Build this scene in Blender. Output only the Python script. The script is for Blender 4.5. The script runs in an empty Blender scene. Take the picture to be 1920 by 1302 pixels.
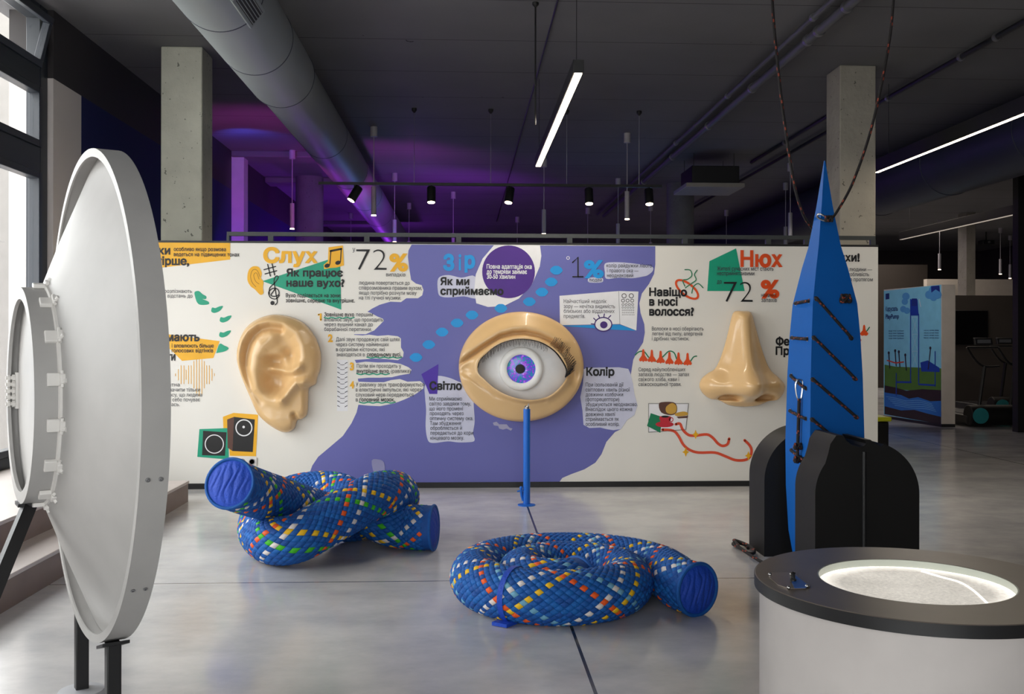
import bpy, bmesh, math, random
from math import sin, cos, pi, sqrt, atan2, exp, radians, hypot
from mathutils import Vector, Matrix
from mathutils.geometry import tessellate_polygon, delaunay_2d_cdt
random.seed(7)
SC = bpy.context.scene
COL = SC.collection

# ------------------------------------------------------------------ camera
FPX, CX, HOR = 1867.0, 960.0, 630.0
YAW, ROLL = math.atan(88 / FPX), 0.0018
EYE = Vector((0, 0, 1.5))
FW = Vector((sin(YAW), cos(YAW), 0))
R0 = Vector((cos(YAW), -sin(YAW), 0))
U0 = Vector((0, 0, 1))
RT = R0 * cos(ROLL) + U0 * sin(ROLL)
UP = U0 * cos(ROLL) - R0 * sin(ROLL)
cam = bpy.data.cameras.new('camera')
cam.sensor_width, cam.lens = 36, FPX * 36 / 1920
cam.shift_y = -(651 - HOR) / 1920
cam.clip_end = 200
camo = bpy.data.objects.new('camera', cam)
COL.objects.link(camo)
camo.matrix_world = Matrix.Translation(EYE) @ Matrix((RT, UP, -FW)).transposed().to_4x4()
SC.camera = camo

def ray(px, py):
    return FW + RT * ((px - CX) / FPX) + UP * ((HOR - py) / FPX)
def PZ(px, py, Z):                      # point at camera depth Z
    return EYE + ray(px, py) * Z
def PH(px, py, h=0.0):                  # point on the horizontal plane z = h
    d = ray(px, py); return EYE + d * ((h - EYE.z) / d.z)
def PY(px, py, Y):                      # point on the vertical plane y = Y
    d = ray(px, py); return EYE + d * (Y / d.y)
def PX(px, py, X):
    d = ray(px, py); return EYE + d * (X / d.x)
def CW(x, z, Z):                        # camera-frame plan coordinates to world
    p = R0 * x + FW * Z; return Vector((p.x, p.y, z))

# ------------------------------------------------------------------ light
w = bpy.data.worlds.new('sky'); SC.world = w; w.use_nodes = True
bg = w.node_tree.nodes['Background']
bg.inputs[0].default_value = (1.0, 0.975, 0.962, 1); bg.inputs[1].default_value = 6.7
SC.view_settings.view_transform = 'Standard'
SC.view_settings.look = 'None'
SC.view_settings.gamma = 1
SC.view_settings.use_curve_mapping = False
SC.view_settings.exposure = 0.0

def lamp(name, kind, loc, energy, color=(1, 1, 1), size=0.1, to=None, spot=None, blend=.5, sy=None):
    l = bpy.data.lights.new(name, kind); l.energy = energy; l.color = color
    if kind == 'AREA':
        l.size = size
        if sy: l.shape = 'RECTANGLE'; l.size_y = sy
    else:
        l.shadow_soft_size = size
    if kind == 'SPOT': l.spot_size = radians(spot); l.spot_blend = blend
    o = bpy.data.objects.new(name, l); COL.objects.link(o); o.location = loc
    if to is not None:
        o.rotation_euler = (Vector(to) - Vector(loc)).to_track_quat('-Z', 'Y').to_euler()
    return o
YF = -2.5                                # added glazed front, unseen behind the camera, for frontal daylight
WX = -3.92                               # plane of the window wall
por = lamp('window_portal', 'AREA', (WX - .12, 6.05, 2.4), 1, size=6.6, sy=4.1)
por.rotation_euler = (radians(90), 0, radians(-90)); por.data.cycles.is_portal = True
por = lamp('window_portal', 'AREA', (-1.25, YF - .1, 2.4), 1, size=5.3, sy=4.1)
por.rotation_euler = (radians(90), 0, 0); por.data.cycles.is_portal = True
# wash lights of the far hall, then added fill lights
lamp('magenta_wash', 'SPOT', (-2.7, 12.7, 2.6), 150, (.72, .06, .62), .15, (-2.9, 15.0, 4.5), 92, 1)
lamp('magenta_wash', 'SPOT', (-1.2, 15.4, 2.5), 110, (.66, .05, .8), .15, (-1.6, 17.6, 4.5), 120, .9)
lamp('violet_wash', 'SPOT', (-3.0, 14.4, 1.9), 150, (.24, .02, 1), .1, (-3.75, 16.2, 2.6), 62, .7)
lamp('violet_wash', 'SPOT', (-3.0, 17.2, 1.9), 130, (.24, .02, 1), .1, (-3.75, 18.9, 2.6), 62, .7)
lamp('magenta_wash', 'SPOT', (0.3, 18.5, 2.4), 120, (.4, .04, .9), .15, (-0.6, 20.0, 4.5), 130, .9)
lamp('violet_wash', 'POINT', (-2.9, 21.5, 2.6), 55, (.35, .03, 1), .15)
lamp('violet_wash', 'POINT', (-2.2, 26.5, 2.8), 70, (.4, .05, 1), .15)
lamp('blue_wash', 'SPOT', (-3.3, 14.4, 4.0), 40, (.05, .1, 1), .05, (-3.2, 15.3, 4.5), 90, .8)
lamp('blue_wash', 'POINT', (-1.2, 17.6, 2.9), 16, (.1, .35, 1), .1)
lamp('blue_wash', 'POINT', (2.9, 16.6, 2.6), 9, (.1, .4, 1), .1)
lamp('poster_fill', 'SPOT', (4.6, 14.6, 4.3), 230, (1, .93, .86), .1, (7.7, 17.8, 1.3), 50, .6)  # fill light without a fixture, added to brighten the poster
lamp('hall_fill', 'AREA', (9.5, 20.0, 4.3), 60, (1, .85, .7), 3.0, (9.5, 20, 0))  # area lights with no fixture, added to brighten the far right hall
lamp('hall_fill', 'AREA', (11.5, 26.5, 4.3), 120, (1, .9, .8), 3.0, (11.5, 26.5, 0))

# ------------------------------------------------------------------ materials
def lin(c):
    c = c / 255.0
    return c / 12.92 if c <= .04045 else ((c + .055) / 1.055) ** 2.4
def RGB(*c):
    if len(c) == 1: c = c[0]
    return tuple(lin(v) for v in c) + (1,)
MATS = {}
def mat(name, rgb, rough=.5, metal=0., noise=None, bump=None, emit=0., spec=.5, coat=0., emit_rgb=None):
    if name in MATS: return MATS[name]
    m = bpy.data.materials.new(name); m.use_nodes = True; MATS[name] = m
    nt = m.node_tree; b = nt.nodes['Principled BSDF']
    c = RGB(rgb); b.inputs['Base Color'].default_value = c
    b.inputs['Roughness'].default_value = rough; b.inputs['Metallic'].default_value = metal
    b.inputs['Specular IOR Level'].default_value = spec
    b.inputs['Coat Weight'].default_value = coat
    if emit:
        b.inputs['Emission Color'].default_value = RGB(emit_rgb or rgb); b.inputs['Emission Strength'].default_value = emit
    tc = nt.nodes.new('ShaderNodeTexCoord')
    if noise is None: noise = (6, .06)
    n = nt.nodes.new('ShaderNodeTexNoise'); n.inputs['Scale'].default_value = noise[0]; n.inputs['Detail'].default_value = 5
    nt.links.new(tc.outputs['Object'], n.inputs['Vector'])
    r = nt.nodes.new('ShaderNodeValToRGB')
    a = noise[1]
    r.color_ramp.elements[0].position = .25; r.color_ramp.elements[1].position = .75
    r.color_ramp.elements[0].color = tuple(v * (1 - a) for v in c[:3]) + (1,)
    r.color_ramp.elements[1].color = tuple(min(1, v * (1 + a)) for v in c[:3]) + (1,)
    nt.links.new(n.outputs['Fac'], r.inputs['Fac']); nt.links.new(r.outputs['Color'], b.inputs['Base Color'])
    if bump:
        n2 = nt.nodes.new('ShaderNodeTexNoise'); n2.inputs['Scale'].default_value = bump[0]; n2.inputs['Detail'].default_value = 6
        nt.links.new(tc.outputs['Object'], n2.inputs['Vector'])
        bp = nt.nodes.new('ShaderNodeBump'); bp.inputs['Strength'].default_value = bump[1]; bp.inputs['Distance'].default_value = .02
        nt.links.new(n2.outputs['Fac'], bp.inputs['Height']); nt.links.new(bp.outputs['Normal'], b.inputs['Normal'])
    return m
def nodes(m): return m.node_tree, m.node_tree.nodes['Principled BSDF']
def math_node(nt, op, a, b=None, c=None):
    n = nt.nodes.new('ShaderNodeMath'); n.operation = op
    for i, v in enumerate((a, b, c)):
        if v is None: continue
        if isinstance(v, (int, float)): n.inputs[i].default_value = v
        else: nt.links.new(v, n.inputs[i])
    return n.outputs[0]
def mix_rgb(nt, fac, a, b, mode='MIX'):
    n = nt.nodes.new('ShaderNodeMix'); n.data_type = 'RGBA'; n.blend_type = mode
    for s, v in ((n.inputs[0], fac), (n.inputs[6], a), (n.inputs[7], b)):
        if isinstance(v, (int, float, tuple)): s.default_value = v
        else: nt.links.new(v, s)
    return n.outputs[2]
def line_mask(nt, coord, pos, period, width):      # 1 on thin grooves repeated every period
    t = math_node(nt, 'SUBTRACT', coord, pos)
    t = math_node(nt, 'PINGPONG', t, period / 2)
    return math_node(nt, 'LESS_THAN', t, width / 2)

def floor_material():
    m = mat('polished_concrete', (204, 204, 205), .2, noise=(.55, .16)); nt, b = nodes(m)
    g = nt.nodes.new('ShaderNodeNewGeometry'); s = nt.nodes.new('ShaderNodeSeparateXYZ')
    nt.links.new(g.outputs['Position'], s.inputs[0])
    base = b.inputs['Base Color'].links[0].from_socket
    n = nt.nodes.new('ShaderNodeTexNoise'); n.inputs['Scale'].default_value = 2.2; n.inputs['Detail'].default_value = 8; n.inputs['Roughness'].default_value = .65
    mp = nt.nodes.new('ShaderNodeMapping'); mp.inputs['Scale'].default_value = (.8, 1.1, 1)
    nt.links.new(g.outputs['Position'], mp.inputs[0]); nt.links.new(mp.outputs[0], n.inputs['Vector'])
    rp = nt.nodes.new('ShaderNodeValToRGB'); rp.color_ramp.elements[0].position = .3; rp.color_ramp.elements[1].position = .7
    rp.color_ramp.elements[0].color = (.78, .78, .8, 1); rp.color_ramp.elements[1].color = (1.12, 1.1, 1.08, 1)
    nt.links.new(n.outputs['Fac'], rp.inputs[0])
    c = mix_rgb(nt, 1.0, base, rp.outputs[0], 'MULTIPLY')
    j = math_node(nt, 'MAXIMUM', line_mask(nt, s.outputs[0], .55, 6, .016), line_mask(nt, s.outputs[1], 6.1, 6, .012))
    c = mix_rgb(nt, j, c, (.035, .033, .032, 1))
    nt.links.new(c, b.inputs['Base Color'])
    rr = nt.nodes.new('ShaderNodeMapRange'); rr.inputs[3].default_value = .1; rr.inputs[4].default_value = .24
    nt.links.new(n.outputs['Fac'], rr.inputs[0]); nt.links.new(rr.outputs[0], b.inputs['Roughness'])
    return m
def ceiling_material():
    m = mat('dark_painted_concrete', (106, 106, 109), .75, noise=(.8, .12), bump=(3, .12)); nt, b = nodes(m)
    g = nt.nodes.new('ShaderNodeNewGeometry'); s = nt.nodes.new('ShaderNodeSeparateXYZ'); nt.links.new(g.outputs['Position'], s.inputs[0])
    base = b.inputs['Base Color'].links[0].from_socket
    j = line_mask(nt, s.outputs[1], .35, 1.22, .012)
    c = mix_rgb(nt, j, base, (.012, .012, .013, 1))
    n = nt.nodes.new('ShaderNodeTexNoise'); n.inputs['Scale'].default_value = 9; n.inputs['Detail'].default_value = 8
    nt.links.new(g.outputs['Position'], n.inputs['Vector'])
    pit = math_node(nt, 'GREATER_THAN', n.outputs['Fac'], .71)
    wide = line_mask(nt, s.outputs[1], .35, 2.44, .22)
    c = mix_rgb(nt, math_node(nt, 'MULTIPLY', pit, wide), c, (.01, .01, .01, 1))
    nt.links.new(c, b.inputs['Base Color'])
    return m
def left_wall_material():
    m = mat('painted_side_wall', (42, 37, 40), .7); nt, b = nodes(m)
    g = nt.nodes.new('ShaderNodeNewGeometry'); s = nt.nodes.new('ShaderNodeSeparateXYZ'); nt.links.new(g.outputs['Position'], s.inputs[0])
    low = math_node(nt, 'LESS_THAN', s.outputs[2], 3.87)
    near = math_node(nt, 'LESS_THAN', s.outputs[1], 10.05)
    c = mix_rgb(nt, near, RGB(8, 24, 84), RGB(214, 206, 202))
    c = mix_rgb(nt, low, RGB(50, 46, 48), c)
    nt.links.new(c, b.inputs['Base Color'])
    return m
def concrete(name, rgb):
    m = mat(name, rgb, .85, noise=(2.3, .18), bump=(14, .5)); nt, b = nodes(m)
    base = b.inputs['Base Color'].links[0].from_socket
    tc = nt.nodes.new('ShaderNodeTexCoord'); n = nt.nodes.new('ShaderNodeTexNoise')
    n.inputs['Scale'].default_value = 22; n.inputs['Detail'].default_value = 9; nt.links.new(tc.outputs['Object'], n.inputs['Vector'])
    c = mix_rgb(nt, math_node(nt, 'GREATER_THAN', n.outputs['Fac'], .68), base, RGB([int(v * .62) for v in rgb]))
    nt.links.new(c, b.inputs['Base Color'])
    return m
def glass_material():
    m = bpy.data.materials.new('window_glass'); m.use_nodes = True; nt = m.node_tree
    for n in list(nt.nodes):
        if n.type == 'BSDF_PRINCIPLED': nt.nodes.remove(n)
    out = nt.nodes['Material Output']; t = nt.nodes.new('ShaderNodeBsdfTransparent'); g = nt.nodes.new('ShaderNodeBsdfGlossy')
    g.inputs['Roughness'].default_value = .02; t.inputs[0].default_value = (.96, .98, .98, 1)
    x = nt.nodes.new('ShaderNodeMixShader'); x.inputs[0].default_value = .06
    nt.links.new(t.outputs[0], x.inputs[1]); nt.links.new(g.outputs[0], x.inputs[2]); nt.links.new(x.outputs[0], out.inputs[0])
    return m

M = dict(
    white=mat('white_lacquer', (226, 223, 219), .38), dwhite=mat('white_fibreglass', (172, 170, 168), .42, bump=(3, .03)),
    panel=mat('warm_white_board', (233, 230, 223), .45, noise=(1.2, .02)), purple=mat('violet_print', (103, 105, 176), .45, noise=(1.5, .03)),
    patch=mat('pale_lilac_print', (206, 208, 230), .45), yellow=mat('yellow_print', (240, 178, 24), .45), green=mat('green_print', (10, 158, 124), .45),
    ink=mat('black_ink', (16, 15, 18), .5), grey_ink=mat('slate_ink', (58, 60, 70), .5), blue_print=mat('cyan_print', (20, 150, 224), .45),
    deep=mat('deep_violet_print', (74, 30, 136), .45), orange=mat('orange_print', (226, 78, 22), .45), whiteink=mat('white_ink', (236, 236, 240), .45),
    leafgreen=mat('leaf_green_print', (20, 124, 84), .45), coral=mat('coral_print', (226, 82, 52), .45), purple_dark=mat('dark_violet_print', (70, 40, 120), .45),
    black=mat('black_steel', (24, 24, 26), .45), blackm=mat('matt_black_board', (15, 14, 14), .55, spec=.35), frame=mat('blue_black_aluminium', (34, 40, 50), .4),
    skin=mat('tan_gloss_resin', (224, 186, 134), .27, noise=(2, .03), coat=.3), steel=mat('bright_steel', (200, 200, 200), .25, metal=1),
    blue_paint=mat('bright_blue_paint', (14, 104, 206), .35), tower_blue=mat('ultramarine_panel', (5, 92, 176), .55, noise=(3, .05), spec=.25),
    duct=mat('grey_duct_paint', (138, 146, 148), .5, noise=(1.5, .05)), ductd=mat('dark_blue_duct', (44, 50, 66), .5), conc=concrete('board_marked_concrete', (188, 188, 174)),
    concd=concrete('round_column_concrete', (112, 110, 110)), conc2=concrete('warm_grey_concrete', (160, 155, 144)),
    pend=mat('silver_grey_tube', (176, 172, 178), .4), brown=mat('brown_step_board', (132, 114, 106), .5, noise=(5, .1)), tread=mat('pale_step_tread', (196, 186, 182), .35, noise=(3, .08)),
    darkwall=mat('charcoal_wall', (62, 56, 54), .7), outside=mat('pale_outdoor_render', (190, 186, 182), .8), paving=mat('outdoor_paving', (205, 200, 196), .9),
    lime=mat('lime_lid_plastic', (190, 196, 30), .4), bluefab=mat('blue_webbing', (3, 88, 170), .7, noise=(30, .12), bump=(160, .25)),
    bluefab2=mat('deep_blue_webbing', (2, 76, 156), .7, noise=(30, .12), bump=(160, .25)), bluefab3=mat('light_blue_webbing', (6, 98, 180), .7, noise=(30, .12), bump=(160, .25)),
    fy=mat('yellow_webbing', (242, 192, 20), .6), fo=mat('orange_webbing', (240, 92, 26), .6), fw=mat('white_webbing', (226, 218, 214), .6), fg=mat('green_webbing', (62, 186, 30), .6), fl=mat('pale_blue_webbing', (110, 170, 200), .6),
    capfab=mat('royal_blue_cap_fabric', (18, 72, 190), .6, bump=(90, .3)), rope=mat('black_rope_fibre', (26, 22, 24), .8), ropeo=mat('orange_rope_fleck', (150, 62, 44), .8),
    steelg=mat('brushed_grey_steel', (150, 150, 152), .35, metal=.8), rubber=mat('dark_grey_top', (106, 97, 90), .32, noise=(8, .1)),
)
M['floor'] = floor_material(); M['ceil'] = ceiling_material(); M['leftwall'] = left_wall_material(); M['glass'] = glass_material()
M['lamp'] = mat('lit_warm_diffuser', (255, 232, 204), .5, emit=9.0)
M['lamp_dim'] = mat('half_lit_diffuser', (255, 240, 220), .5, emit=.35)
M['lens'] = mat('lit_lamp_lens', (255, 226, 190), .5, emit=14.0)

# ------------------------------------------------------------------ mesh helpers
BASE = {}
class MB:
    def __init__(s): s.v = []; s.f = []; s.mi = []; s.k = 0
    def add(s, vs, fs, mi=None):
        n = len(s.v); s.v += [Vector(p) for p in vs]
        for q in fs: s.f.append([i + n for i in q]); s.mi.append(s.k if mi is None else mi)
        return s
    def box(s, a, b):
        x0, y0, z0 = a; x1, y1, z1 = b
        return s.add([(x0, y0, z0), (x1, y0, z0), (x1, y1, z0), (x0, y1, z0), (x0, y0, z1), (x1, y0, z1), (x1, y1, z1), (x0, y1, z1)],
                     [(3, 2, 1, 0), (4, 5, 6, 7), (0, 1, 5, 4), (1, 2, 6, 5), (2, 3, 7, 6), (3, 0, 4, 7)])
    def obox(s, c, ax, ay, az):          # oriented box: centre and three half vectors
        c, ax, ay, az = map(Vector, (c, ax, ay, az))
        P = [c + ax * i + ay * j + az * k for k in (-1, 1) for i, j in ((-1, -1), (1, -1), (1, 1), (-1, 1))]
        return s.add(P, [(3, 2, 1, 0), (4, 5, 6, 7), (0, 1, 5, 4), (1, 2, 6, 5), (2, 3, 7, 6), (3, 0, 4, 7)])
    def prism(s, pts, d):                # polygon (3D points) extruded by vector d
        n = len(pts); d = Vector(d); pts = [Vector(p) for p in pts]
        tri = tessellate_polygon([pts])
        s.add(pts + [p + d for p in pts], [tuple(t) for t in tri] + [tuple(n + i for i in reversed(t)) for t in tri] +
              [(i, (i + 1) % n, n + (i + 1) % n, n + i) for i in range(n)])
        return s
    def tube(s, path, r, n=12, caps=True, closed=False, mats=None, rfun=None):
        path = [Vector(p) for p in path]; fr = frames(path, closed); L = len(path); vs = []
        for i, (p, (a, b)) in enumerate(zip(path, fr)):
            rr = rfun(i / (L - 1)) if rfun else r
            vs += [p + (a * cos(2 * pi * k / n) + b * sin(2 * pi * k / n)) * rr for k in range(n)]
        m0 = len(s.v); s.v += vs
        for i in range(L if closed else L - 1):
            for k in range(n):
                s.f.append([m0 + i * n + k, m0 + i * n + (k + 1) % n, m0 + ((i + 1) % L) * n + (k + 1) % n, m0 + ((i + 1) % L) * n + k])
                s.mi.append(mats(i, k) if mats else s.k)
        if caps and not closed:
            s.f.append([m0 + k for k in reversed(range(n))]); s.mi.append(s.k)
            s.f.append([m0 + (L - 1) * n + k for k in range(n)]); s.mi.append(s.k)
        return s
    def lathe(s, prof, o, axis, n=48, closed=False):  # prof: (radius, offset along axis)
        o, axis = Vector(o), Vector(axis).normalized()
        u = axis.orthogonal().normalized(); v = axis.cross(u)
        vs = []
        for r, t in prof:
            vs += [o + axis * t + (u * cos(2 * pi * k / n) + v * sin(2 * pi * k / n)) * max(r, 1e-5) for k in range(n)]
        L = len(prof); fs = []
        for i in range(L if closed else L - 1):
            j = (i + 1) % L
            fs += [(i * n + k, i * n + (k + 1) % n, j * n + (k + 1) % n, j * n + k) for k in range(n)]
        if not closed:
            if prof[0][0] > 1e-4: fs.append(tuple(reversed(range(n))))
            if prof[-1][0] > 1e-4: fs.append(tuple((L - 1) * n + k for k in range(n)))
        return s.add(vs, fs)
    def cyl(s, a, b, r, n=20):
        a, b = Vector(a), Vector(b); return s.lathe([(r, 0), (r, (b - a).length)], a, b - a, n)
    def sphere(s, c, r, n=12):
        return s.lathe([(r * sin(pi * i / n), -r * cos(pi * i / n)) for i in range(n + 1)], c, (0, 0, 1), n * 2)
def frames(path, closed=False):
    L = len(path); T = []
    for i in range(L):
        if closed: t = path[(i + 1) % L] - path[i - 1]
        else: t = path[min(i + 1, L - 1)] - path[max(i - 1, 0)]
        T.append(t.normalized())
    a = T[0].orthogonal().normalized()
    if abs(T[0].z) < .9: a = (Vector((0, 0, 1)) - T[0] * T[0].z).normalized()
    out = []
    for t in T:
        a = (a - t * a.dot(t)).normalized(); out.append((a, t.cross(a)))
    return out
def spline(pts, n=8, closed=False):
    pts = [Vector(p) for p in pts]; L = len(pts); out = []
    for i in range(L if closed else L - 1):
        g = lambda k: pts[k % L] if closed else pts[max(0, min(L - 1, k))]
        p0, p1, p2, p3 = g(i - 1), g(i), g(i + 1), g(i + 2)
        for k in range(n):
            t = k / n
            out.append(.5 * ((2 * p1) + (p2 - p0) * t + (2 * p0 - 5 * p1 + 4 * p2 - p3) * t * t + (3 * p1 - p0 - 3 * p2 + p3) * t ** 3))
    if not closed: out.append(pts[-1])
    return out
def resample(path, step):
    out = [path[0]]; acc = 0.
    for a, b in zip(path, path[1:]):
        d = (b - a).length; pos = 0.
        while d > 1e-9 and acc + d - pos >= step:
            pos += step - acc; acc = 0.; out.append(a.lerp(b, pos / d))
        acc += d - pos
    return out

def obj(name, mb, m, parent=None, bevel=0., angle=35, smooth=True, label=None):
    base = BASE[parent.name] if parent is not None else Vector((0, 0, 0))
    me = bpy.data.meshes.new(name)
    me.from_pydata([tuple(p - base) for p in mb.v], [], mb.f)
    ms = m if isinstance(m, (list, tuple)) else [m]
    for x in ms: me.materials.append(x)
    if len(ms) > 1: me.polygons.foreach_set('material_index', mb.mi)
    bm = bmesh.new(); bm.from_mesh(me); bmesh.ops.recalc_face_normals(bm, faces=bm.faces); bm.to_mesh(me); bm.free()
    if smooth:
        me.polygons.foreach_set('use_smooth', [True] * len(me.polygons)); me.set_sharp_from_angle(angle=radians(angle))
    me.update()
    o = bpy.data.objects.new(name, me); COL.objects.link(o)
    if parent is not None: o.parent = parent
    BASE[o.name] = base
    if bevel:
        b = o.modifiers.new('bevel', 'BEVEL'); b.width = bevel; b.segments = 2; b.limit_method = 'ANGLE'; b.angle_limit = radians(40)
    if label: o['label'] = label
    return o
def thing(name, loc, label, cat, group=None):
    o = bpy.data.objects.new(name, None); COL.objects.link(o); o.location = loc; o.empty_display_size = .1
    o['label'] = label; o['category'] = cat
    if group: o['group'] = group
    BASE[o.name] = Vector(loc); return o
def tag(o, label, cat, group=None):
    o['label'] = label; o['category'] = cat
    if group: o['group'] = group
    return o
def recentre(o, loc):                    # give a one-mesh thing its own base point
    loc = Vector(loc); o.data.transform(Matrix.Translation(-loc)); o.location = loc; BASE[o.name] = loc; return o
def struct(name, mb, m, **k):
    o = obj(name, mb, m, **k); o['kind'] = 'structure'; return o
def dup(root, loc, label=None, group=None):
    r = root.copy(); COL.objects.link(r); r.location = loc
    if label: r['label'] = label
    if group: r['group'] = group
    for ch in list(root.children):
        c = ch.copy(); COL.objects.link(c); c.parent = r
        for g in ch.children:
            d = g.copy(); COL.objects.link(d); d.parent = c
    return r

# ------------------------------------------------------------------ setting
CEIL = 4.5
struct('floor', MB().box((WX, -6, -.2), (18, 34, 0)), M['floor'])
struct('ceiling', MB().box((WX - .4, -6, CEIL), (18, 34, CEIL + .2)), M['ceil'])
struct('wall_left', MB().box((-4.2, 9.38, 0), (-3.8, 34, CEIL)), M['leftwall'])
struct('wall_back', MB().box((-4.2, 34, 0), (18.2, 34.2, CEIL)), M['darkwall'])
struct('wall_right', MB().box((18, -6, 0), (18.2, 34, CEIL)), M['darkwall'])
struct('wall_front', MB().box((1.4, YF - .2, 0), (18.2, YF, CEIL)).box((WX - .3, YF - .2, 0), (1.4, YF, .3)), M['outside'])
struct('trim_1', MB().box((WX - .2, 2.78, 0), (WX + .1, 9.38, .37)), M['outside'])
struct('wall_left_near', MB().box((WX - .2, YF, 0), (WX + .1, 2.78, CEIL)), M['outside'])  # unseen stretch left windowless to keep daylight off the dish
q = MB()  # unseen front glazing, added to let daylight in from behind the camera
for k in range(5):
    x = WX + .1 + k * 1.29; q.box((x - .06, YF - .12, .3), (x + .06, YF - .02, CEIL))
for z in (.3, 2.9, 4.4): q.box((WX, YF - .12, z), (1.4, YF - .02, z + .1))
fw_ = struct('window_4', q, M['frame']); obj('window_pane', MB().box((WX, YF - .075, .3), (1.4, YF - .069, CEIL)), M['glass'], fw_)

def window(n, y0, y1):
    f = MB(); X0, X1 = WX - .06, WX + .07
    f.box((X0, y1 - .16, .37), (X1, y1, CEIL)); f.box((X0, y0, .37), (X1, y0 + .1, CEIL))
    for a, b in ((.37, .47), (2.97, 3.2), (3.74, 3.93), (4.38, CEIL)): f.box((X0, y0 + .1, a), (X1, y1 - .16, b))
    s = struct('window_%d' % n, f, M['frame'], bevel=.008)
    for a, b in ((.47, 2.97), (3.2, 3.74)):
        q = MB()
        for c in ((y0 + .1, y0 + .15), (y1 - .22, y1 - .16)): q.box((WX - .01, c[0], a), (WX + .09, c[1], b))
        q.box((WX - .01, y0 + .15, a), (WX + .09, y1 - .22, a + .06)); q.box((WX - .01, y0 + .15, b - .06), (WX + .09, y1 - .22, b))
        so = obj('window_sash', q, M['frame'], s, bevel=.006)
        obj('window_pane', MB().box((WX + .03, y0 + .15, a + .06), (WX + .036, y1 - .22, b - .06)), M['glass'], so)
    # top sash tilted inwards about its lower edge
    an = radians(14); d = Vector((sin(an), 0, cos(an))); o = Vector((WX + .05, 0, 3.93)); nn = Vector((cos(an), 0, -sin(an)))
    q = MB(); H = .46
    def bar(y, yb, t0, t1): q.obox(o + d * ((t0 + t1) / 2) + Vector((0, (y + yb) / 2, 0)), nn * .035, (0, (yb - y) / 2, 0), d * ((t1 - t0) / 2))
    bar(y0 + .1, y1 - .16, 0, .06); bar(y0 + .1, y1 - .16, H - .06, H); bar(y0 + .1, y0 + .16, .06, H - .06); bar(y1 - .22, y1 - .16, .06, H - .06)
    so = obj('window_sash', q, M['frame'], s, bevel=.006)
    obj('window_pane', MB().obox(o + d * (H / 2) + Vector((0, (y0 + y1) / 2 - .03, 0)), nn * .003, (0, (y1 - y0) / 2 - .19, 0), d * (H / 2 - .06)), M['glass'], so)
for i in range(3): window(i + 1, 9.38 - 2.2 * (i + 1), 9.38 - 2.2 * i)

# outside world seen through the glass
g = obj('paved_yard', MB().box((-40, -20, -.3), (-4.3, 60, -.02)), M['paving']); g['kind'] = 'structure'
o = tag(obj('outdoor_pillar', MB().box((-5.6, 12.2, -.02), (-5.36, 12.5, 7)), mat('outdoor_concrete', (128, 125, 122), .8)), 'pale concrete pillar standing just outside the window', 'pillar'); recentre(o, (-5.48, 12.35, 0))
t = thing('yard_fence', (-11, 20, -.02), 'blue grey slatted fence beyond the window in the yard', 'fence')
q = MB()
for k in range(46): q.box((-11.02, 12 + k * .5, 0), (-10.98, 12.38 + k * .5, 1.75))
fen = mat('blue_fence_paint', (92, 112, 140), .6)
obj('slat_panel', q, fen, t); obj('rail', MB().box((-10.98, 12, .3), (-10.93, 34.9, .42)).box((-10.98, 12, 1.4), (-10.93, 34.9, 1.52)), fen, t)
t = thing('yard_tree', (-14, 23, -.02), 'pale green leafy tree beyond the yard fence', 'tree')
q = MB()
for k in range(420):
    a, b, c = random.gauss(0, 1.3), random.gauss(0, 2.4), random.gauss(0, .8); p = Vector((-14 + a, 23 + b, 2.6 + c))
    d = Vector((random.gauss(0, 1), random.gauss(0, 1), random.gauss(0, 1))).normalized(); e = d.orthogonal().normalized()
    q.add([p - d * .22, p + e * .1, p + d * .22, p - e * .1], [(0, 1, 2, 3)])
obj('foliage', q, mat('pale_leaf', (140, 158, 110), .7), t); obj('trunk', MB().cyl((-14, 23, 0), (-14, 23, 2.8), .12), mat('bark', (96, 84, 72), .9), t)

# stepped platform below the windows
t = thing('window_steps', (-3.2, 4, 0), 'brown two step platform running along the windows', 'steps')
obj('lower_riser', MB().box((-2.52, YF + .02, 0), (-2.49, 9.1, .18)).box((-3.85, 9.07, 0), (-2.5, 9.1, .18)), M['brown'], t)
obj('lower_tread', MB().box((-3.85, YF + .02, .165), (-2.48, 9.1, .19)), M['tread'], t, bevel=.004)
obj('upper_riser', MB().box((-2.82, YF + .02, .19), (-2.79, 8.6, .36)).box((-3.8, 8.57, .19), (-2.8, 8.6, .36)), M['brown'], t)
obj('upper_tread', MB().box((-3.8, YF + .02, .355), (-2.78, 8.6, .38)), M['tread'], t, bevel=.004)

# columns
def column(px0, px1, ytop, wm, d, label, m):
    c = PH((px0 + px1) / 2, ytop, CEIL); h = wm / 2
    o = obj('concrete_column', MB().box((c.x - h, c.y, 0), (c.x + h, c.y + d, CEIL)), m, bevel=.012); recentre(o, (c.x, c.y + d / 2, 0))
    return tag(o, label, 'column')
column(302, 379, 87, .425, .425, 'square raw concrete column rising behind left end of exhibit wall', M['conc'])
column(1575, 1643, 122, .405, .42, 'square concrete column rising behind blue tower at right', M['conc2'])
def round_column(pa, pb, Z, label):
    a, b = PZ(pa, 400, Z), PZ(pb, 400, Z); c = (a + b) / 2
    o = obj('round_column', MB().cyl((c.x, c.y, 0), (c.x, c.y, CEIL), (b - a).length / 2, 40), M['concd']); recentre(o, (c.x, c.y, 0)); tag(o, label, 'column')
round_column(555, 606, 18.9, 'round concrete column lit violet beside the long duct')
round_column(1250, 1301, 19.6, 'round concrete column beneath ceiling air conditioner')
pil = mat('pale_pilaster_paint', (200, 190, 196), .6)
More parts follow.
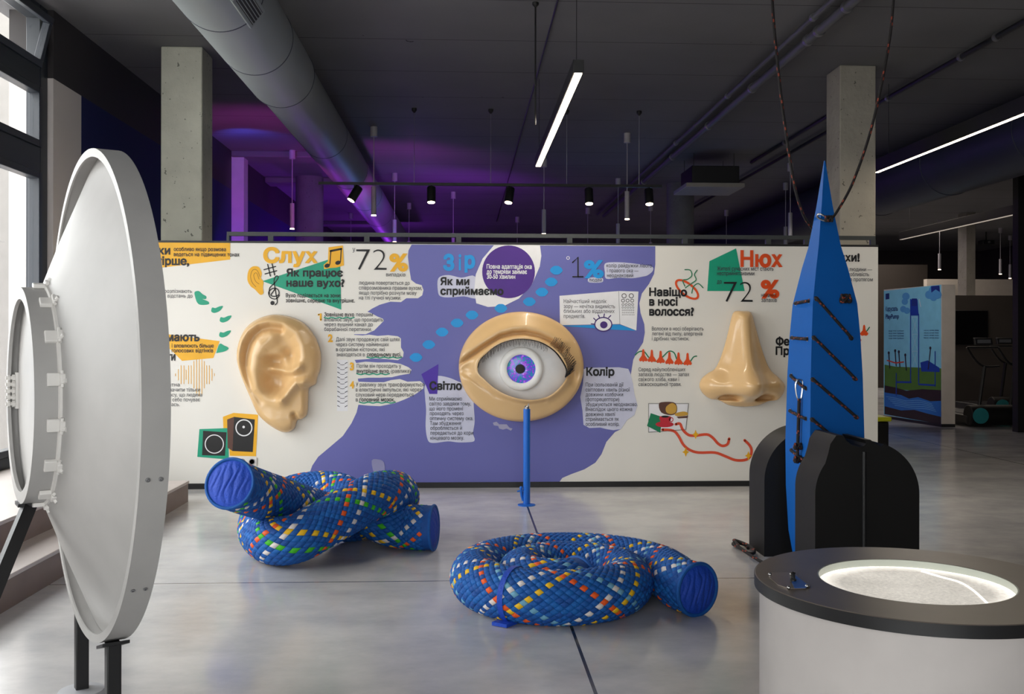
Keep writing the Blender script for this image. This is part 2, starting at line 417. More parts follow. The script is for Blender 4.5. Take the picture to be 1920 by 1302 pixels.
for k, (pa, pb, Z, lab) in enumerate(((440, 457, 16.2, 'nearest violet lit pilaster on the far left wall'), (475, 489, 18.9, 'second violet lit pilaster on the far left wall'), (531, 546, 26, 'farthest violet lit pilaster on the far left wall'))):
    a, b = PZ(pa, 400, Z), PZ(pb, 400, Z)
    o = obj('wall_pilaster', MB().box((-3.82, a.y, 0), (b.x, a.y + .3, CEIL - .02)), pil); recentre(o, (-3.7, a.y + .2, 0)); tag(o, lab, 'pilaster')
    o = obj('ceiling_beam', MB().box((-3.8, a.y - .05, CEIL - .1), (-2.2, a.y + .5, CEIL + .01)), M['ceil'], bevel=.02); recentre(o, (-2, a.y, CEIL - .16)); tag(o, ('shallow ceiling beam over nearest violet pilaster', 'shallow ceiling beam over second violet pilaster', 'shallow ceiling beam over farthest violet pilaster')[k], 'beam')

# ------------------------------------------------------------------ flat print on vertical boards
class Board:                             # a vertical plane: origin, right vector, outward normal
    def __init__(s, o, r, n): s.o, s.r, s.n = Vector(o), Vector(r).normalized(), Vector(n).normalized()
    def st(s, px, py):
        d = ray(px, py); t = (s.o - EYE).dot(s.n) / d.dot(s.n); p = EYE + d * t - s.o
        return Vector((p.dot(s.r), p.z))
    def p3(s, q, off): return s.o + s.r * q[0] + Vector((0, 0, q[1])) + s.n * off
def winding(p, loops):
    n = 0
    for P in loops:
        for i in range(len(P)):
            a, b = P[i - 1], P[i]
            if (a[1] > p[1]) != (b[1] > p[1]) and p[0] < (b[0] - a[0]) * (p[1] - a[1]) / (b[1] - a[1]) + a[0]: n += 1 if b[1] > a[1] else -1
    return n
def cdt(loops, nonzero):
    vs, es = [], []
    for l in loops:
        k = len(vs); vs += [Vector((q[0], q[1])) for q in l]; es += [(k + i, k + (i + 1) % len(l)) for i in range(len(l))]
    r = delaunay_2d_cdt(vs, es, [], 0, 1e-7); V = r[0]; F = []
    for f in r[2]:
        c = sum((V[i] for i in f), Vector((0, 0))) / len(f); w_ = winding(c, loops)
        if (w_ * nonzero > 0) if nonzero else w_ % 2: F.append(tuple(f))
    return V, F
def fill(bd, mb, pts, off, smooth=0, holes=()):
    P = [bd.st(*p) for p in pts]
    if smooth: P = [Vector((v.x, v.y)) for v in spline([(p[0], p[1], 0) for p in P], smooth, True)]
    return fill2(bd, mb, P, off, holes)
def fill2(bd, mb, P, off, holes=()):
    loops = [[Vector((p[0], p[1], 0)) for p in l] for l in [P] + list(holes)]
    vv, ff = cdt([[(q.x, q.y) for q in l] for l in loops], False)
    return mb.add([bd.p3(q, off) for q in vv], ff)
def ellipse(c, a, b, n=28, rot=0.):
    return [(c[0] + a * cos(t) * cos(rot) - b * sin(t) * sin(rot), c[1] + a * cos(t) * sin(rot) + b * sin(t) * cos(rot)) for t in [2 * pi * k / n for k in range(n)]]
def ring2(bd, mb, c, a, b, wd, off, rot=0.):
    return fill2(bd, mb, [bd.st(*p) for p in ellipse(c, a, b, 32, rot)], off, [[bd.st(*p) for p in ellipse(c, a - wd, b - wd, 32, rot)]])
def line2(bd, mb, pts, wd, off, smooth=0):
    P = [bd.st(*p) for p in pts]
    if smooth: P = [Vector((v.x, v.y)) for v in spline([(p[0], p[1], 0) for p in P], smooth)]
    k = abs((bd.st(pts[0][0], pts[0][1] + 1) - bd.st(*pts[0])).y) * wd / 2
    L = len(P); A, B = [], []
    for i, p in enumerate(P):
        t = (P[min(i + 1, L - 1)] - P[max(i - 1, 0)]).normalized(); nn = Vector((-t.y, t.x))
        A.append(p + nn * k); B.append(p - nn * k)
    cap = lambda p, q: [p + Vector((cos(a), sin(a))) * k for a in [atan2(q.y, q.x) + pi / 2 - pi * j / 6 for j in range(1, 6)]]
    mb.add([bd.p3(q, off) for q in A + B], [(i, i + 1, L + i + 1, L + i) for i in range(L - 1)])
    for p, q in ((P[0], P[0] - P[1]), (P[-1], P[-1] - P[-2])):
        mb.add([bd.p3(p + Vector((cos(a), sin(a))) * k, off) for a in [2 * pi * j / 10 for j in range(10)]], [tuple(range(10))])
    return mb

GLYPH = {}
def outline(ch):                         # contours of one letter of the built-in typeface, holes assigned to their outers
    if ch in GLYPH: return GLYPH[ch]
    c = bpy.data.curves.new('letter', 'FONT'); c.body = ch; o = bpy.data.objects.new('letter', c); COL.objects.link(o)
    c2 = bpy.data.curves.new('letter', 'FONT'); c2.body = ch + '|'; o2 = bpy.data.objects.new('letter', c2); COL.objects.link(o2)
    dg = bpy.context.evaluated_depsgraph_get(); dg.update()
    cu = o.evaluated_get(dg).to_curve(dg); loops = []
    def get(cu):
        res = []
        for s in cu.splines:
            P = []; b = s.bezier_points; n = len(b)
            for i in range(n):
                p, q = b[i], b[(i + 1) % n]
                straight = (p.handle_right - p.co).cross(q.co - p.co).length < 1e-6 and (q.handle_left - q.co).cross(q.co - p.co).length < 1e-6
                K = 1 if straight else 5
                for k in range(K):
                    t = k / K; u = 1 - t
                    v = p.co * u ** 3 + p.handle_right * 3 * u * u * t + q.handle_left * 3 * u * t * t + q.co * t ** 3
                    v = Vector((v.x, v.y))
                    if not P or (v - P[-1]).length > 1e-4: P.append(v)
            if len(P) > 2: res.append(P)
        return res
    loops = get(cu)
    o.to_curve_clear() if hasattr(o, 'to_curve_clear') else None
    cu2 = o2.evaluated_get(dg).to_curve(dg); bar = max(get(cu2), key=lambda l: max(p.x for p in l))
    cuI = min(p.x for p in bar)
    for ob, cc in ((o, c), (o2, c2)): bpy.data.objects.remove(ob); bpy.data.curves.remove(cc)
    GLYPH[ch] = (loops, cuI); return GLYPH[ch]
BARX = None
def area(P): return sum(a.x * b.y - b.x * a.y for a, b in zip(P, P[1:] + P[:1])) / 2
def inside(p, P):
    r = False
    for a, b in zip(P, P[1:] + P[:1]):
        if (a.y > p.y) != (b.y > p.y) and p.x < (b.x - a.x) * (p.y - a.y) / (b.y - a.y) + a.x: r = not r
    return r
def fat(P, d):
    out = []; n = len(P)
    for i in range(n):
        a, b = (P[i] - P[i - 1]), (P[(i + 1) % n] - P[i])
        if a.length < 1e-7 or b.length < 1e-7: out.append(P[i]); continue
        na, nb = Vector((a.y, -a.x)).normalized(), Vector((b.y, -b.x)).normalized()
        m = na + nb; L = m.length
        if L < .3: out.append(P[i] + na * d); continue
        m = m / L; out.append(P[i] + m * min(d / max(m.dot(na), .35), 2 * d if d > 0 else d * .3) if d > 0 else P[i] + m * d)
    return out
MESHED = {}
def glyph(ch, weight):
    if (ch, weight) not in MESHED:
        loops, adv = outline(ch)
        if loops:
            sg = 1 if area(max(loops, key=lambda l: abs(area(l)))) > 0 else -1
            L = [fat(l, weight * sg) if weight else l for l in loops]
            V, F = cdt([[(q.x, q.y) for q in l] for l in L], 1 if winding_sign(L) > 0 else -1)
            used = sorted({i for f in F for i in f}); mp = {u: i for i, u in enumerate(used)}
            MESHED[(ch, weight)] = ([V[u] for u in used], [tuple(mp[i] for i in f) for f in F], adv)
        else: MESHED[(ch, weight)] = ([], [], adv)
    return MESHED[(ch, weight)]
def winding_sign(L):
    big = max(L, key=lambda l: abs(area(l))); y = sorted(p.y for p in big); best = 0
    for k in range(1, 20):
        yy = y[0] + (y[-1] - y[0]) * (k + .37) / 21
        xs = sorted(a.x + (b.x - a.x) * (yy - a.y) / (b.y - a.y) for a, b in zip(big, big[1:] + big[:1]) if (a.y > yy) != (b.y > yy))
        if len(xs) > 1:
            best = winding(((xs[0] + xs[1]) / 2, yy), [[(p.x, p.y) for p in big]])
            if best: return best
    return 1
def text(bd, mb, s, x0, yb, x1=None, cap=None, off=.004, weight=.0, track=0.):
    x = 0.; items = []
    for ch in s:
        if ch == ' ': x += .30 + track; continue
        V, F, adv = glyph(ch, weight); items.append((x, V, F)); x += adv - ADV0 + track
    mx = max(p.x + x for x, V, _ in items for p in V); mn = min(p.x + x for x, V, _ in items for p in V)
    o = bd.st(x0, yb); up = (bd.st(x0, yb - 10) - o).y / 10
    sx = (bd.st(x1, yb) - o).x / (mx - mn) if x1 else None
    sy = up * cap / CAPH if cap else sx
    sx = sx or sy
    for x, V, F in items:
        mb.add([bd.p3((o.x + (p.x + x - mn) * sx, o.y + p.y * sy), off) for p in V], F)
    return mb
ADV0 = 0.
_l, _a = outline('H'); CAPH = max(p.y for l in _l for p in l)
def _bar():
    c = bpy.data.curves.new('letter', 'FONT'); c.body = '|'; o = bpy.data.objects.new('letter', c); COL.objects.link(o)
    dg = bpy.context.evaluated_depsgraph_get(); dg.update(); cu = o.evaluated_get(dg).to_curve(dg)
    v = min(p.co.x for s in cu.splines for p in s.bezier_points); bpy.data.objects.remove(o); bpy.data.curves.remove(c); return v
ADV0 = _bar()

# ------------------------------------------------------------------ the exhibit wall and its print
YW = PH(960, 914.5).y
ZT = PY(960, 459, YW).z
xl, xr = PY(245, 700, YW).x, PY(1646, 700, YW).x
WB = Board((0, YW, 0), (1, 0, 0), (0, -1, 0))
wall = thing('exhibit_wall', ((xl + xr) / 2, YW + .09, 0), 'long white and violet printed exhibit wall explaining hearing, sight and smell', 'exhibit wall')
obj('board', MB().box((xl, YW, .055), (xr, YW + .18, ZT)), M['panel'], wall)
obj('skirting', MB().box((xl + .2, YW - .006, 0), (xr - .005, YW + .17, .055)), M['black'], wall)
obj('top_cap', MB().box((xl, YW - .004, ZT), (xr, YW + .184, ZT + .02)), M['black'], wall)
def pr(name, m, fn):
    q = MB(); fn(q); return obj(name, q, M[m] if isinstance(m, str) else m, wall, smooth=False)

PURP = [(771.8, 458.9), (765.8, 470), (764.8, 482), (767.8, 506), (770.8, 525), (779.8, 532), (790.7, 535), (794, 544), (791.7, 554), (783.7, 559.5), (761.8, 559.5), (751.8, 566.8), (731.8, 566),
        (711.8, 571.8), (697.9, 578.8), (688.9, 584.8), (695.9, 587.4), (707.8, 593.8), (717.8, 597.8), (719.8, 601.8), (711.8, 609.8), (701.8, 619.8), (685.9, 627.0), (663.9, 627), (664, 628.2), (679.9, 629.2), (691.9, 627.8),
        (707.8, 630.2), (727.8, 628.8), (745.8, 630.8), (751.8, 634.8), (751.8, 651.7), (756.8, 660.7), (755.8, 669.7), (745.8, 675.7), (723.8, 673.7), (699.8, 672.7), (681.9, 674.2), (664.9, 675.2),
        (668, 681), (685, 678.5), (709, 680), (730, 679.5), (751.4, 682.8), (766, 689), (771.7, 693.8), (768, 701), (749.6, 704), (734.8, 707.6), (710.9, 708.6), (690.6, 708.6), (671, 710.4), (672, 716),
        (694, 717), (720, 717), (733, 713), (749.6, 711), (764, 716), (788, 715), (794.7, 720.5), (793.8, 728.8), (782.7, 737), (773.5, 742.7), (757, 750), (740, 756.5), (712.7, 762), (690.6, 761), (672, 759.2),
        (668.5, 774), (659, 794), (642.7, 818), (616.9, 840), (596.6, 857), (585.5, 873.5), (581, 886), (578, 907.6), (1047, 906.6), (1054.4, 896.6), (1070.5, 889.7), (1095.7, 880.5), (1116.3, 868), (1127.8, 852), (1137, 829), (1153, 810.6)]
PR = [(1164.4, 805), (1176, 787.7), (1189.6, 778.6), (1195.4, 760), (1189.6, 739.6), (1187, 721), (1182.8, 703), (1185, 689)]
PURP2 = [(1187.3, 674.6), (1194, 660.8), (1205.7, 642.5), (1209, 624), (1208, 608), (1201, 587.5), (1198.7, 569), (1203.4, 550.8), (1217, 532.5), (1226.3, 514), (1228.6, 495.8), (1228.6, 462)]
pr('violet_area', 'purple', lambda q: fill(WB, q, PURP + PR + PURP2, .001))
KP = [(1150, 807), (1137, 805), (1125, 802), (1105, 803), (1094, 797), (1092, 770), (1088, 745), (1093, 720), (1094, 693), (1100, 690), (1160, 689), (1178, 692)]
def patches(q):
    fill(WB, q, [(822, 522), (840, 516), (865, 521), (891, 519), (895, 558), (870, 556), (845, 558), (826, 556), (821, 545)], .002, 4)
    fill(WB, q, [(812, 712), (822, 705), (843, 709), (860, 716), (888, 727), (888, 757), (890, 790), (887, 812), (890, 824), (885, 829), (860, 830), (840, 828), (812, 831), (802, 825), (798, 800), (799, 770), (797, 745), (797, 722)], .002, 4)
    fill(WB, q, [PR[6]] + list(reversed(PR[:6])) + KP, .002)
    fill(WB, q, [(1134, 495), (1150, 492), (1175, 493), (1200, 496), (1222, 500), (1224, 508), (1215, 516), (1205, 519), (1185, 522), (1160, 521), (1137, 523), (1134, 510)], .002, 4)
    fill(WB, q, [(1106, 521), (1127, 521), (1131, 525.5), (1127, 530), (1106, 530), (1102, 525.5)], .002, 4)
pr('pale_patch', 'patch', patches)
pr('printed_eyeball', 'whiteink', lambda q: fill(WB, q, [(926, 460.2), (1012.5, 460.4), (1015, 480), (1012, 500), (998, 532), (973, 560), (945, 574), (915, 576), (893, 569), (889, 545), (892, 515), (905, 485)], .0025))
pr('printed_pupil', 'deep', lambda q: fill(WB, q, ellipse((953.5, 510), 49.5, 49.5, 48), .003))
def lenses(q):
    for x, y in ((1043, 507), (1033.5, 529), (1016, 548), (992.5, 566), (939, 578.5), (885, 591), (857, 606), (829, 623), (804, 646.5), (780, 670.5)):
        fill(WB, q, [(x - 12, y), (x - 6, y - 7), (x, y - 8.2), (x + 6, y - 7), (x + 12, y), (x + 6, y + 7), (x, y + 8.2), (x - 6, y + 7)], .0035, 3)
    fill(WB, q, [(1052, 611), (1162, 609), (1193, 620.5), (1150, 618.5), (1075, 613)], .003)
pr('printed_blue_drops', 'blue_print', lenses)
pr('printed_violet_shard', mat('violet_shard_print', (74, 40, 168), .45), lambda q: fill(WB, q, [(822, 683), (820, 739), (805, 739), (790, 702)], .003))
def yellows(q):
    fill(WB, q, [(270, 454), (431.7, 455.4), (431.7, 487), (300, 502.5), (270, 505)], .002)
    fill(WB, q, [(296, 624), (335, 630), (412, 640), (400, 671.7), (341.5, 677), (314, 650), (296, 642)], .002)
    fill(WB, q, [(616, 464), (643, 460.5), (645, 498), (631, 502), (618, 503), (608, 505), (607, 497), (615, 490)], .0035)
    fill(WB, q, [(464, 525), (466, 508), (474, 500), (485, 501), (491, 512), (489.5, 522), (494, 528), (493, 540), (494, 550), (488, 553), (478, 543), (470, 537)], .0035, 4)
    fill(WB, q, [(418, 782), (438, 774.5), (484, 778), (480, 856), (431, 855), (430, 842), (419, 805)], .002)
    for x, h in ((329, 2), (334.5, 10), (339.5, 17), (345, 17), (349, 9), (353.5, 17), (358.5, 17), (363.5, 25), (368.5, 35), (373.5, 40), (378.5, 37), (383, 25), (387.5, 17), (392.5, 17), (397.5, 11), (402, 2)):
        line2(WB, q, [(x, 703 - h), (x, 703 + h)], 1.1, .003)
    for (x, y) in ((1304, 815), (1285.5, 848), (1403, 855)):
        fill(WB, q, [(x, y - 9), (x + 2.4, y - 2.4), (x + 6.5, y), (x + 2.4, y + 2.4), (x, y + 9), (x - 2.4, y + 2.4), (x - 6.5, y), (x - 2.4, y - 2.4)], .0045)
pr('printed_yellow_shapes', 'yellow', yellows)
def earlines(q):
    line2(WB, q, [(488, 520), (482, 507), (474, 507), (470, 518), (473, 530), (480, 538)], .9, .0042, 4); line2(WB, q, [(486, 524), (481, 512), (476, 516), (479, 527), (486, 533)], .9, .0042, 4)
pr('printed_ear_lines', mat('ochre_ink', (150, 100, 20), .5), earlines)
def greens(q):
    fill(WB, q, [(492, 527.5), (631, 482), (638, 500), (640, 581)], .0025)
    fill(WB, q, [(1330, 490), (1380, 466), (1396, 546), (1326, 546)], .0025)
    fill(WB, q, [(365, 548), (373, 546), (380, 552), (387, 556), (386, 561), (380, 561), (391, 566), (391, 571), (377, 572), (370, 568), (366, 557)], .003, 3)
    for x, y in ((407, 580), (423, 598), (422, 626)):
        fill(WB, q, [(x - 11, y + 3), (x - 9, y - 3), (x - 3, y - 2), (x + 4, y - 5), (x + 11, y - 6), (x + 9, y - 1), (x + 4, y + 4), (x - 4, y + 7), (x - 9, y + 6)], .003, 3)
    fill(WB, q, [(406, 661), (412, 645), (420, 648), (429, 653), (422, 659), (408, 662)], .003, 3)
    fill(WB, q, [(374, 805), (428, 803), (429, 862), (370, 857)], .0028)
    for a, b, y in ((608, 664, 596), (688, 753, 670.5), (669, 730, 701.5), (674, 741, 755)):
        line2(WB, q, [(a + (b - a) * k / 8, y + (1.2 if k % 2 else -.6)) for k in range(9)], 2.2, .0035, 3)
pr('printed_green_shapes', 'green', greens)
def leafy(q):
    fill(WB, q, [(1220, 775), (1241, 782), (1238, 812), (1213, 799)], .0042)
    line2(WB, q, [(1191, 666), (1198, 660), (1208, 660), (1218, 672), (1232, 678), (1244, 668), (1254, 659), (1264, 662), (1270, 676), (1280, 682), (1292, 680), (1300, 670), (1306, 668)], 2.2, .002, 4)
    for pl in ([(1284, 506), (1294, 507), (1297, 517), (1289, 524), (1280, 526), (1284, 537)], [(1307, 507), (1302, 515), (1305, 525), (1296, 532), (1285, 540)], [(1297, 550), (1300, 538), (1309, 532), (1318, 540)]):
        line2(WB, q, pl, 1.9, .0045, 4)
    line2(WB, q, [(1606, 622), (1616, 626), (1624, 622), (1630, 614)], 2, .002, 4)
pr('printed_dark_green_lines', 'leafgreen', leafy)
def oranges(q):
    ring2(WB, q, (1288, 543), 27, 13, 4.2, .004, radians(38))
    for x, y in ((1206, 656), (1222, 657), (1238.5, 659), (1255, 661), (1272, 662), (1289, 663)):
        fill(WB, q, [(x - 2, y + 1), (x, y - 1), (x + 2, y + 1), (x + 3, y + 11), (x + 8, y + 18), (x + 6, y + 22), (x + 2, y + 21), (x, y + 23.5), (x - 2, y + 21), (x - 6, y + 22), (x - 8, y + 18), (x - 3, y + 11)], .003, 2)
    for x, y, s in ((1607, 630, 1), (1620, 618, 1)):
        fill(WB, q, [(x - 2, y - 6), (x, y - 9), (x + 2, y - 6), (x + 3, y + 2), (x + 8, y + 8), (x + 4, y + 12), (x, y + 11), (x - 4, y + 12), (x - 8, y + 8), (x - 3, y + 2)], .003, 2)
pr('printed_orange_noses', 'orange', oranges)
def swirls(q):
    line2(WB, q, [(1267, 796), (1275, 795), (1280, 806), (1291, 816), (1305, 817), (1325, 815), (1336, 821), (1346, 832), (1355, 836.5), (1364, 833), (1367, 823)], 5, .003, 4)
    line2(WB, q, [(1242, 806), (1262, 808), (1272, 818), (1281, 834), (1293, 844), (1310, 849), (1340, 849), (1360, 856), (1378, 863), (1396, 863), (1406, 857), (1409, 845), (1405, 835), (1396, 826)], 5, .003, 4)
pr('printed_coral_scent_trails', 'coral', swirls)
def picture(q):
    for a, b in (((1216, 757), (1291, 757)), ((1291, 757), (1286, 806)), ((1286, 806), (1216, 811)), ((1216, 811), (1216, 757))): line2(WB, q, [a, b], .8, .003)
    line2(WB, q, [(1160, 546.5), (1162, 608)], .6, .0042)
    for k in range(10):
        line2(WB, q, [(633, 680 + k * 9), (637, 682 + k * 9)], 1.3, .003); line2(WB, q, [(651, 680 + k * 9), (647, 682 + k * 9)], 1.3, .003); line2(WB, q, [(638, 684 + k * 9), (642, 684.6 + k * 9), (646, 684 + k * 9)], .9, .003)
pr('printed_grey_lines', 'grey_ink', picture)
def whites(q):
    fill(WB, q, [(1049, 555), (1160, 546), (1197, 547), (1193, 620), (1162, 608), (1050, 610)], .0038)
    fill(WB, q, [(1217, 758), (1290, 758), (1285, 805), (1217, 810)], .0025)
    fill(WB, q, [(632, 675), (652, 675), (652, 771), (632, 771)], .002); fill(WB, q, [(637, 758), (646, 758), (646, 766), (637, 766)], .0035)
    ring2(WB, q, (457.5, 802.5), 16, 16, 2.2, .004); ring2(WB, q, (402, 833), 18, 18, 1.8, .004); fill(WB, q, ellipse((457, 801), 2.4, 2.4, 12), .0045)
    ring2(WB, q, (1065, 484), 3.2, 3.2, 1.0, .004)
pr('printed_white_shapes', 'whiteink', whites)
def darks(q):
    fill(WB, q, [(439, 782), (478, 787), (474, 848), (436, 846)], .003); fill(WB, q, [(381, 808), (425, 811), (422, 855), (379, 854)], .0034)
    line2(WB, q, [(620, 471), (640, 467)], 3.8, .0045)
    line2(WB, q, [(620.5, 471), (618.5, 496)], 1.8, .0045); line2(WB, q, [(640, 467), (638.5, 491)], 1.8, .0045)
    fill(WB, q, ellipse((613.5, 498.5), 5.2, 3.8, 18, -.3), .0045); fill(WB, q, ellipse((633.8, 493), 5.2, 3.8, 18, -.3), .0045)
    for a, b in (((502, 496), (507, 518)), ((510, 494), (515, 516)), ((495, 506), (517, 500)), ((497, 514), (519, 508))): line2(WB, q, [a, b], 2, .0045)
    line2(WB, q, [(516, 542), (513, 546), (508, 554), (516, 556), (523, 552), (521, 543), (512, 541), (504, 548), (507, 558), (517, 561), (524, 554)], 1.9, .0045, 4)
    line2(WB, q, [(505, 552), (506, 540), (516, 530), (522, 520), (518, 518), (514, 526), (517, 548), (520, 566), (516, 572)], 1.9, .0045, 4)
    fill(WB, q, ellipse((511, 568.5), 4, 4, 14), .0045)
    for r_, c_, y, n, x0, sp in ((4.6, 1.2, 555, 2, 1170, 13.5), (3.4, 1, 564, 3, 1168, 8.6), (2.4, .8, 571.5, 4, 1168, 6), (1.8, .6, 577, 5, 1167.5, 4.9), (1.4, .5, 582, 6, 1167.5, 4), (1.1, .45, 586.5, 7, 1167.5, 3.4), (.9, .4, 590.5, 8, 1167.5, 3)):
        for k in range(n): ring2(WB, q, (x0 + k * sp, y), r_, r_, c_, .0045)
    for (x, y) in ((457.5, 802.5),): fill(WB, q, ellipse((x, y), 11, 11, 24), .0042)
pr('printed_number', 'ink', lambda q: (line2(WB, q, [(1073.5, 492.4), (1083.6, 482.3), (1083.6, 519.3)], 2.5, .005), line2(WB, q, [(1074, 519.3), (1093, 519.3)], 2.5, .005)))
pr('printed_number', 'yellow', lambda q: line2(WB, q, [(597.5, 590.5), (601.3, 588.5), (601.5, 600)], 3.6, .005))
pr('printed_black_icons', 'ink', darks)
pr('printed_speaker_side', mat('brown_print', (92, 58, 48), .5), lambda q: (fill(WB, q, [(426, 787), (439, 782), (436, 846), (427, 840)], .0032), fill(WB, q, [(1235, 760), (1240, 754.5), (1262, 754.5), (1269, 762), (1268, 774), (1258, 779), (1240, 774)], .004, 3), fill(WB, q, [(1268, 782), (1290, 780), (1289, 784), (1272, 785)], .004)))
pr('printed_bread_crumb', mat('bread_print', (206, 160, 66), .5), lambda q: (fill(WB, q, [(1249, 763), (1260, 756), (1268, 762), (1267, 773), (1258, 777), (1249, 773)], .0044, 3), fill(WB, q, [(1265, 776), (1280, 772), (1289, 774), (1288, 779), (1270, 781)], .0044, 3)))
def cup(q):
    fill(WB, q, ellipse((1246, 796), 17, 5.5, 24), .0046); fill(WB, q, [(1237, 781), (1257, 781), (1256, 790), (1250, 796), (1243, 796), (1238, 790)], .0048, 2); ring2(WB, q, (1258.5, 787), 4, 4.5, 1.5, .0048)
pr('printed_red_cup', mat('red_print', (196, 40, 56), .45), cup)
pr('printed_coffee', 'ink', lambda q: fill(WB, q, ellipse((1247, 781.5), 7.5, 2, 18), .005))
def eyeicon(q):
    ring2(WB, q, (1131, 608.5), 17, 14, 2.2, .005); fill(WB, q, ellipse((1132, 609.5), 7, 6.6, 22), .0052)
    for a, b in (((1114, 608), (1108.5, 607.5)), ((1117, 601), (1113, 597)), ((1124, 596), (1121.5, 591)), ((1132, 594.5), (1133, 589)), ((1141, 596), (1145, 592))): line2(WB, q, [a, b], 1.9, .005)
pr('printed_eye_icon', 'purple_dark', eyeicon)
pr('printed_eye_icon_white', 'whiteink', lambda q: fill(WB, q, ellipse((1131, 608.5), 15.2, 12.2, 30), .0045))
pr('clear_sticker', mat('clear_sticker_film', (150, 150, 190), .2), lambda q: fill(WB, q, [(697, 864), (710, 862), (720, 868), (721, 889), (712, 893), (702, 889)], .004, 3))
pr('torn_sticker', mat('torn_sticker_paper', (168, 166, 196), .6), lambda q: (fill(WB, q, [(924, 793), (931, 791), (936, 796), (950, 796), (955, 802), (961, 804), (958, 808), (950, 804), (943, 806), (936, 804), (934, 799), (926, 798)], .003)))

def block(name, m, lines, wt=.0, off=.005, cap=None):
    q = MB()
    for L in lines: text(WB, q, L[0], L[1], L[2], L[3], L[4] if len(L) > 4 else cap, off, wt)
    return obj(name, q, M[m], wall, smooth=False)
B = .046
block('printed_heading', 'yellow', [('Слух', 493.5, 492, 596, 25)], .05)
block('printed_heading', 'blue_print', [('З', 831, 506, 852, 26), ('р', 871, 502, 891, 27)], .055)
block('printed_heading', 'blue_print', [('і', 859.5, 506.5, 865, 26)], .026)
block('printed_heading', 'orange', [('Нюх', 1388, 499.5, 1467, 27)], .05)
block('printed_heading', 'ink', [('їки', 290, 477, 319.5, 14), ('гірше,', 295.5, 496.7, 355, 14), ('мають', 312, 639.5, 374.5, 14), ('ти', 313, 676, 329, 14), ('я', 306, 620, 313, 14)], B)
block('printed_heading', 'ink', [('Як працює', 537, 518.2, 643, 13), ('наше вухо?', 537, 537.3, 646, 13)], B)
block('printed_heading', 'ink', [('Як ми', 825.5, 534.4, 880, 13), ('сприймаємо', 825.5, 552.6, 944, 13)], B, .006)
block('printed_heading', 'ink', [('Світло', 805, 731, 866, 14)], B, .006)
block('printed_heading', 'ink', [('Колір', 1099, 704.4, 1152, 14)], B)
block('printed_heading', 'ink', [('Навіщо', 1217, 555, 1288, 14), ('в носі', 1217, 573, 1270.5, 14), ('волосся?', 1217, 591.6, 1301, 14)], B)
block('printed_heading', 'ink', [('Фе', 1454, 647.6, 1480, 14), ('Пр', 1454, 665.4, 1480, 14), ('Апчхи!', 1547, 490, 1611.5, 14)], B)
block('printed_number', 'ink', [('72', 668, 507, 725, 40), ('72', 1357, 567, 1411, 39)], -.024)
block('printed_percent', 'yellow', [('%', 730, 507.5, 765, 30)], .04)
block('printed_percent', 'blue_print', [('%', 1094.5, 520, 1132, 30)], .04)
block('printed_percent', 'orange', [('%', 1426, 558, 1461, 31)], .04)
block('printed_number', 'yellow', [('2', 615, 641, 624, 13), ('3', 656, 694, 663.5, 13), ('4', 656, 728, 664, 12)], .05)
block('printed_paragraph', 'ink', [('особливо якщо розмова', 326, 470.8, 424, 6.8), ('ведеться на підвищених тонах', 326, 480.5, 449, 6.8), ('і вловлюють більше', 322, 652, 401, 6.8), ('голосових відтінків', 322, 661, 400, 6.8)], .022)
block('printed_paragraph', 'grey_ink', [('о розпізнають', 300, 549.5, 360, 6.8), ('у і відстань до', 302, 558.3, 361, 6.8), ('датна', 310, 725, 337, 6.8), ('значити тільки', 313, 734.5, 375, 6.8), ('лосу, що людина', 313, 744, 379, 6.8), ('но себе почуває', 312, 753, 375, 6.8), ('илась.', 312, 762, 337, 6.8)])
block('printed_paragraph', 'ink', [('Вухо поділяється на зони:', 536, 557.5, 639, 6.8), ('зовнішнє, середнє та внутрішнє.', 536, 567, 665.5, 6.8)], .022)
block('printed_paragraph', 'grey_ink', [('у', 661, 471.5, 666, 8), ('випадків', 724, 518.5, 760, 6.8), ('людина повертається до', 673, 534, 768, 6.9), ('співрозмовника правим вухом,', 673, 543.4, 791, 6.9), ('якщо потрібно розчути мову', 673, 552.8, 781, 6.9), ('на тлі гучної музики.', 673, 562, 752, 6.9)], .004)
block('printed_paragraph', 'grey_ink', [('першим', 668, 593.5, 699, 6.9), ('вловлює звук, що проходить', 608, 603, 718, 6.9), ('через вушний канал до', 608, 612, 699, 6.9), ('барабанної перетинки.', 608, 621, 697, 6.9)], .004)
block('printed_paragraph', 'ink', [('Зовнішнє вухо', 608, 593.5, 664, 6.9), ('середньому вусі.', 688, 668.5, 752, 6.9), ('внутрішнє вухо', 669, 699.5, 729, 6.9), ('головний мозок.', 674, 753, 740, 6.9)], .022)
block('printed_paragraph', 'grey_ink', [('Далі звук продовжує свій шлях', 630, 640, 750, 6.9), ('через систему найменших', 630, 649.5, 729, 6.9), ('в організмі кісточок, які', 630, 659, 721, 6.9), ('знаходяться в', 631, 668.5, 684, 6.9)], .004)
block('printed_paragraph', 'grey_ink', [('Потім він проходить у', 669, 690, 752, 6.9), ('(равлика)', 733, 699.5, 770, 6.9), ('У равлику звук трансформується', 667, 725, 795, 6.9), ('в електричні імпульси, які через', 667, 734.5, 790, 6.9), ('слуховий нерв передаються', 667, 744, 775, 6.9), ('в', 667, 753, 671, 6.9)], .004)
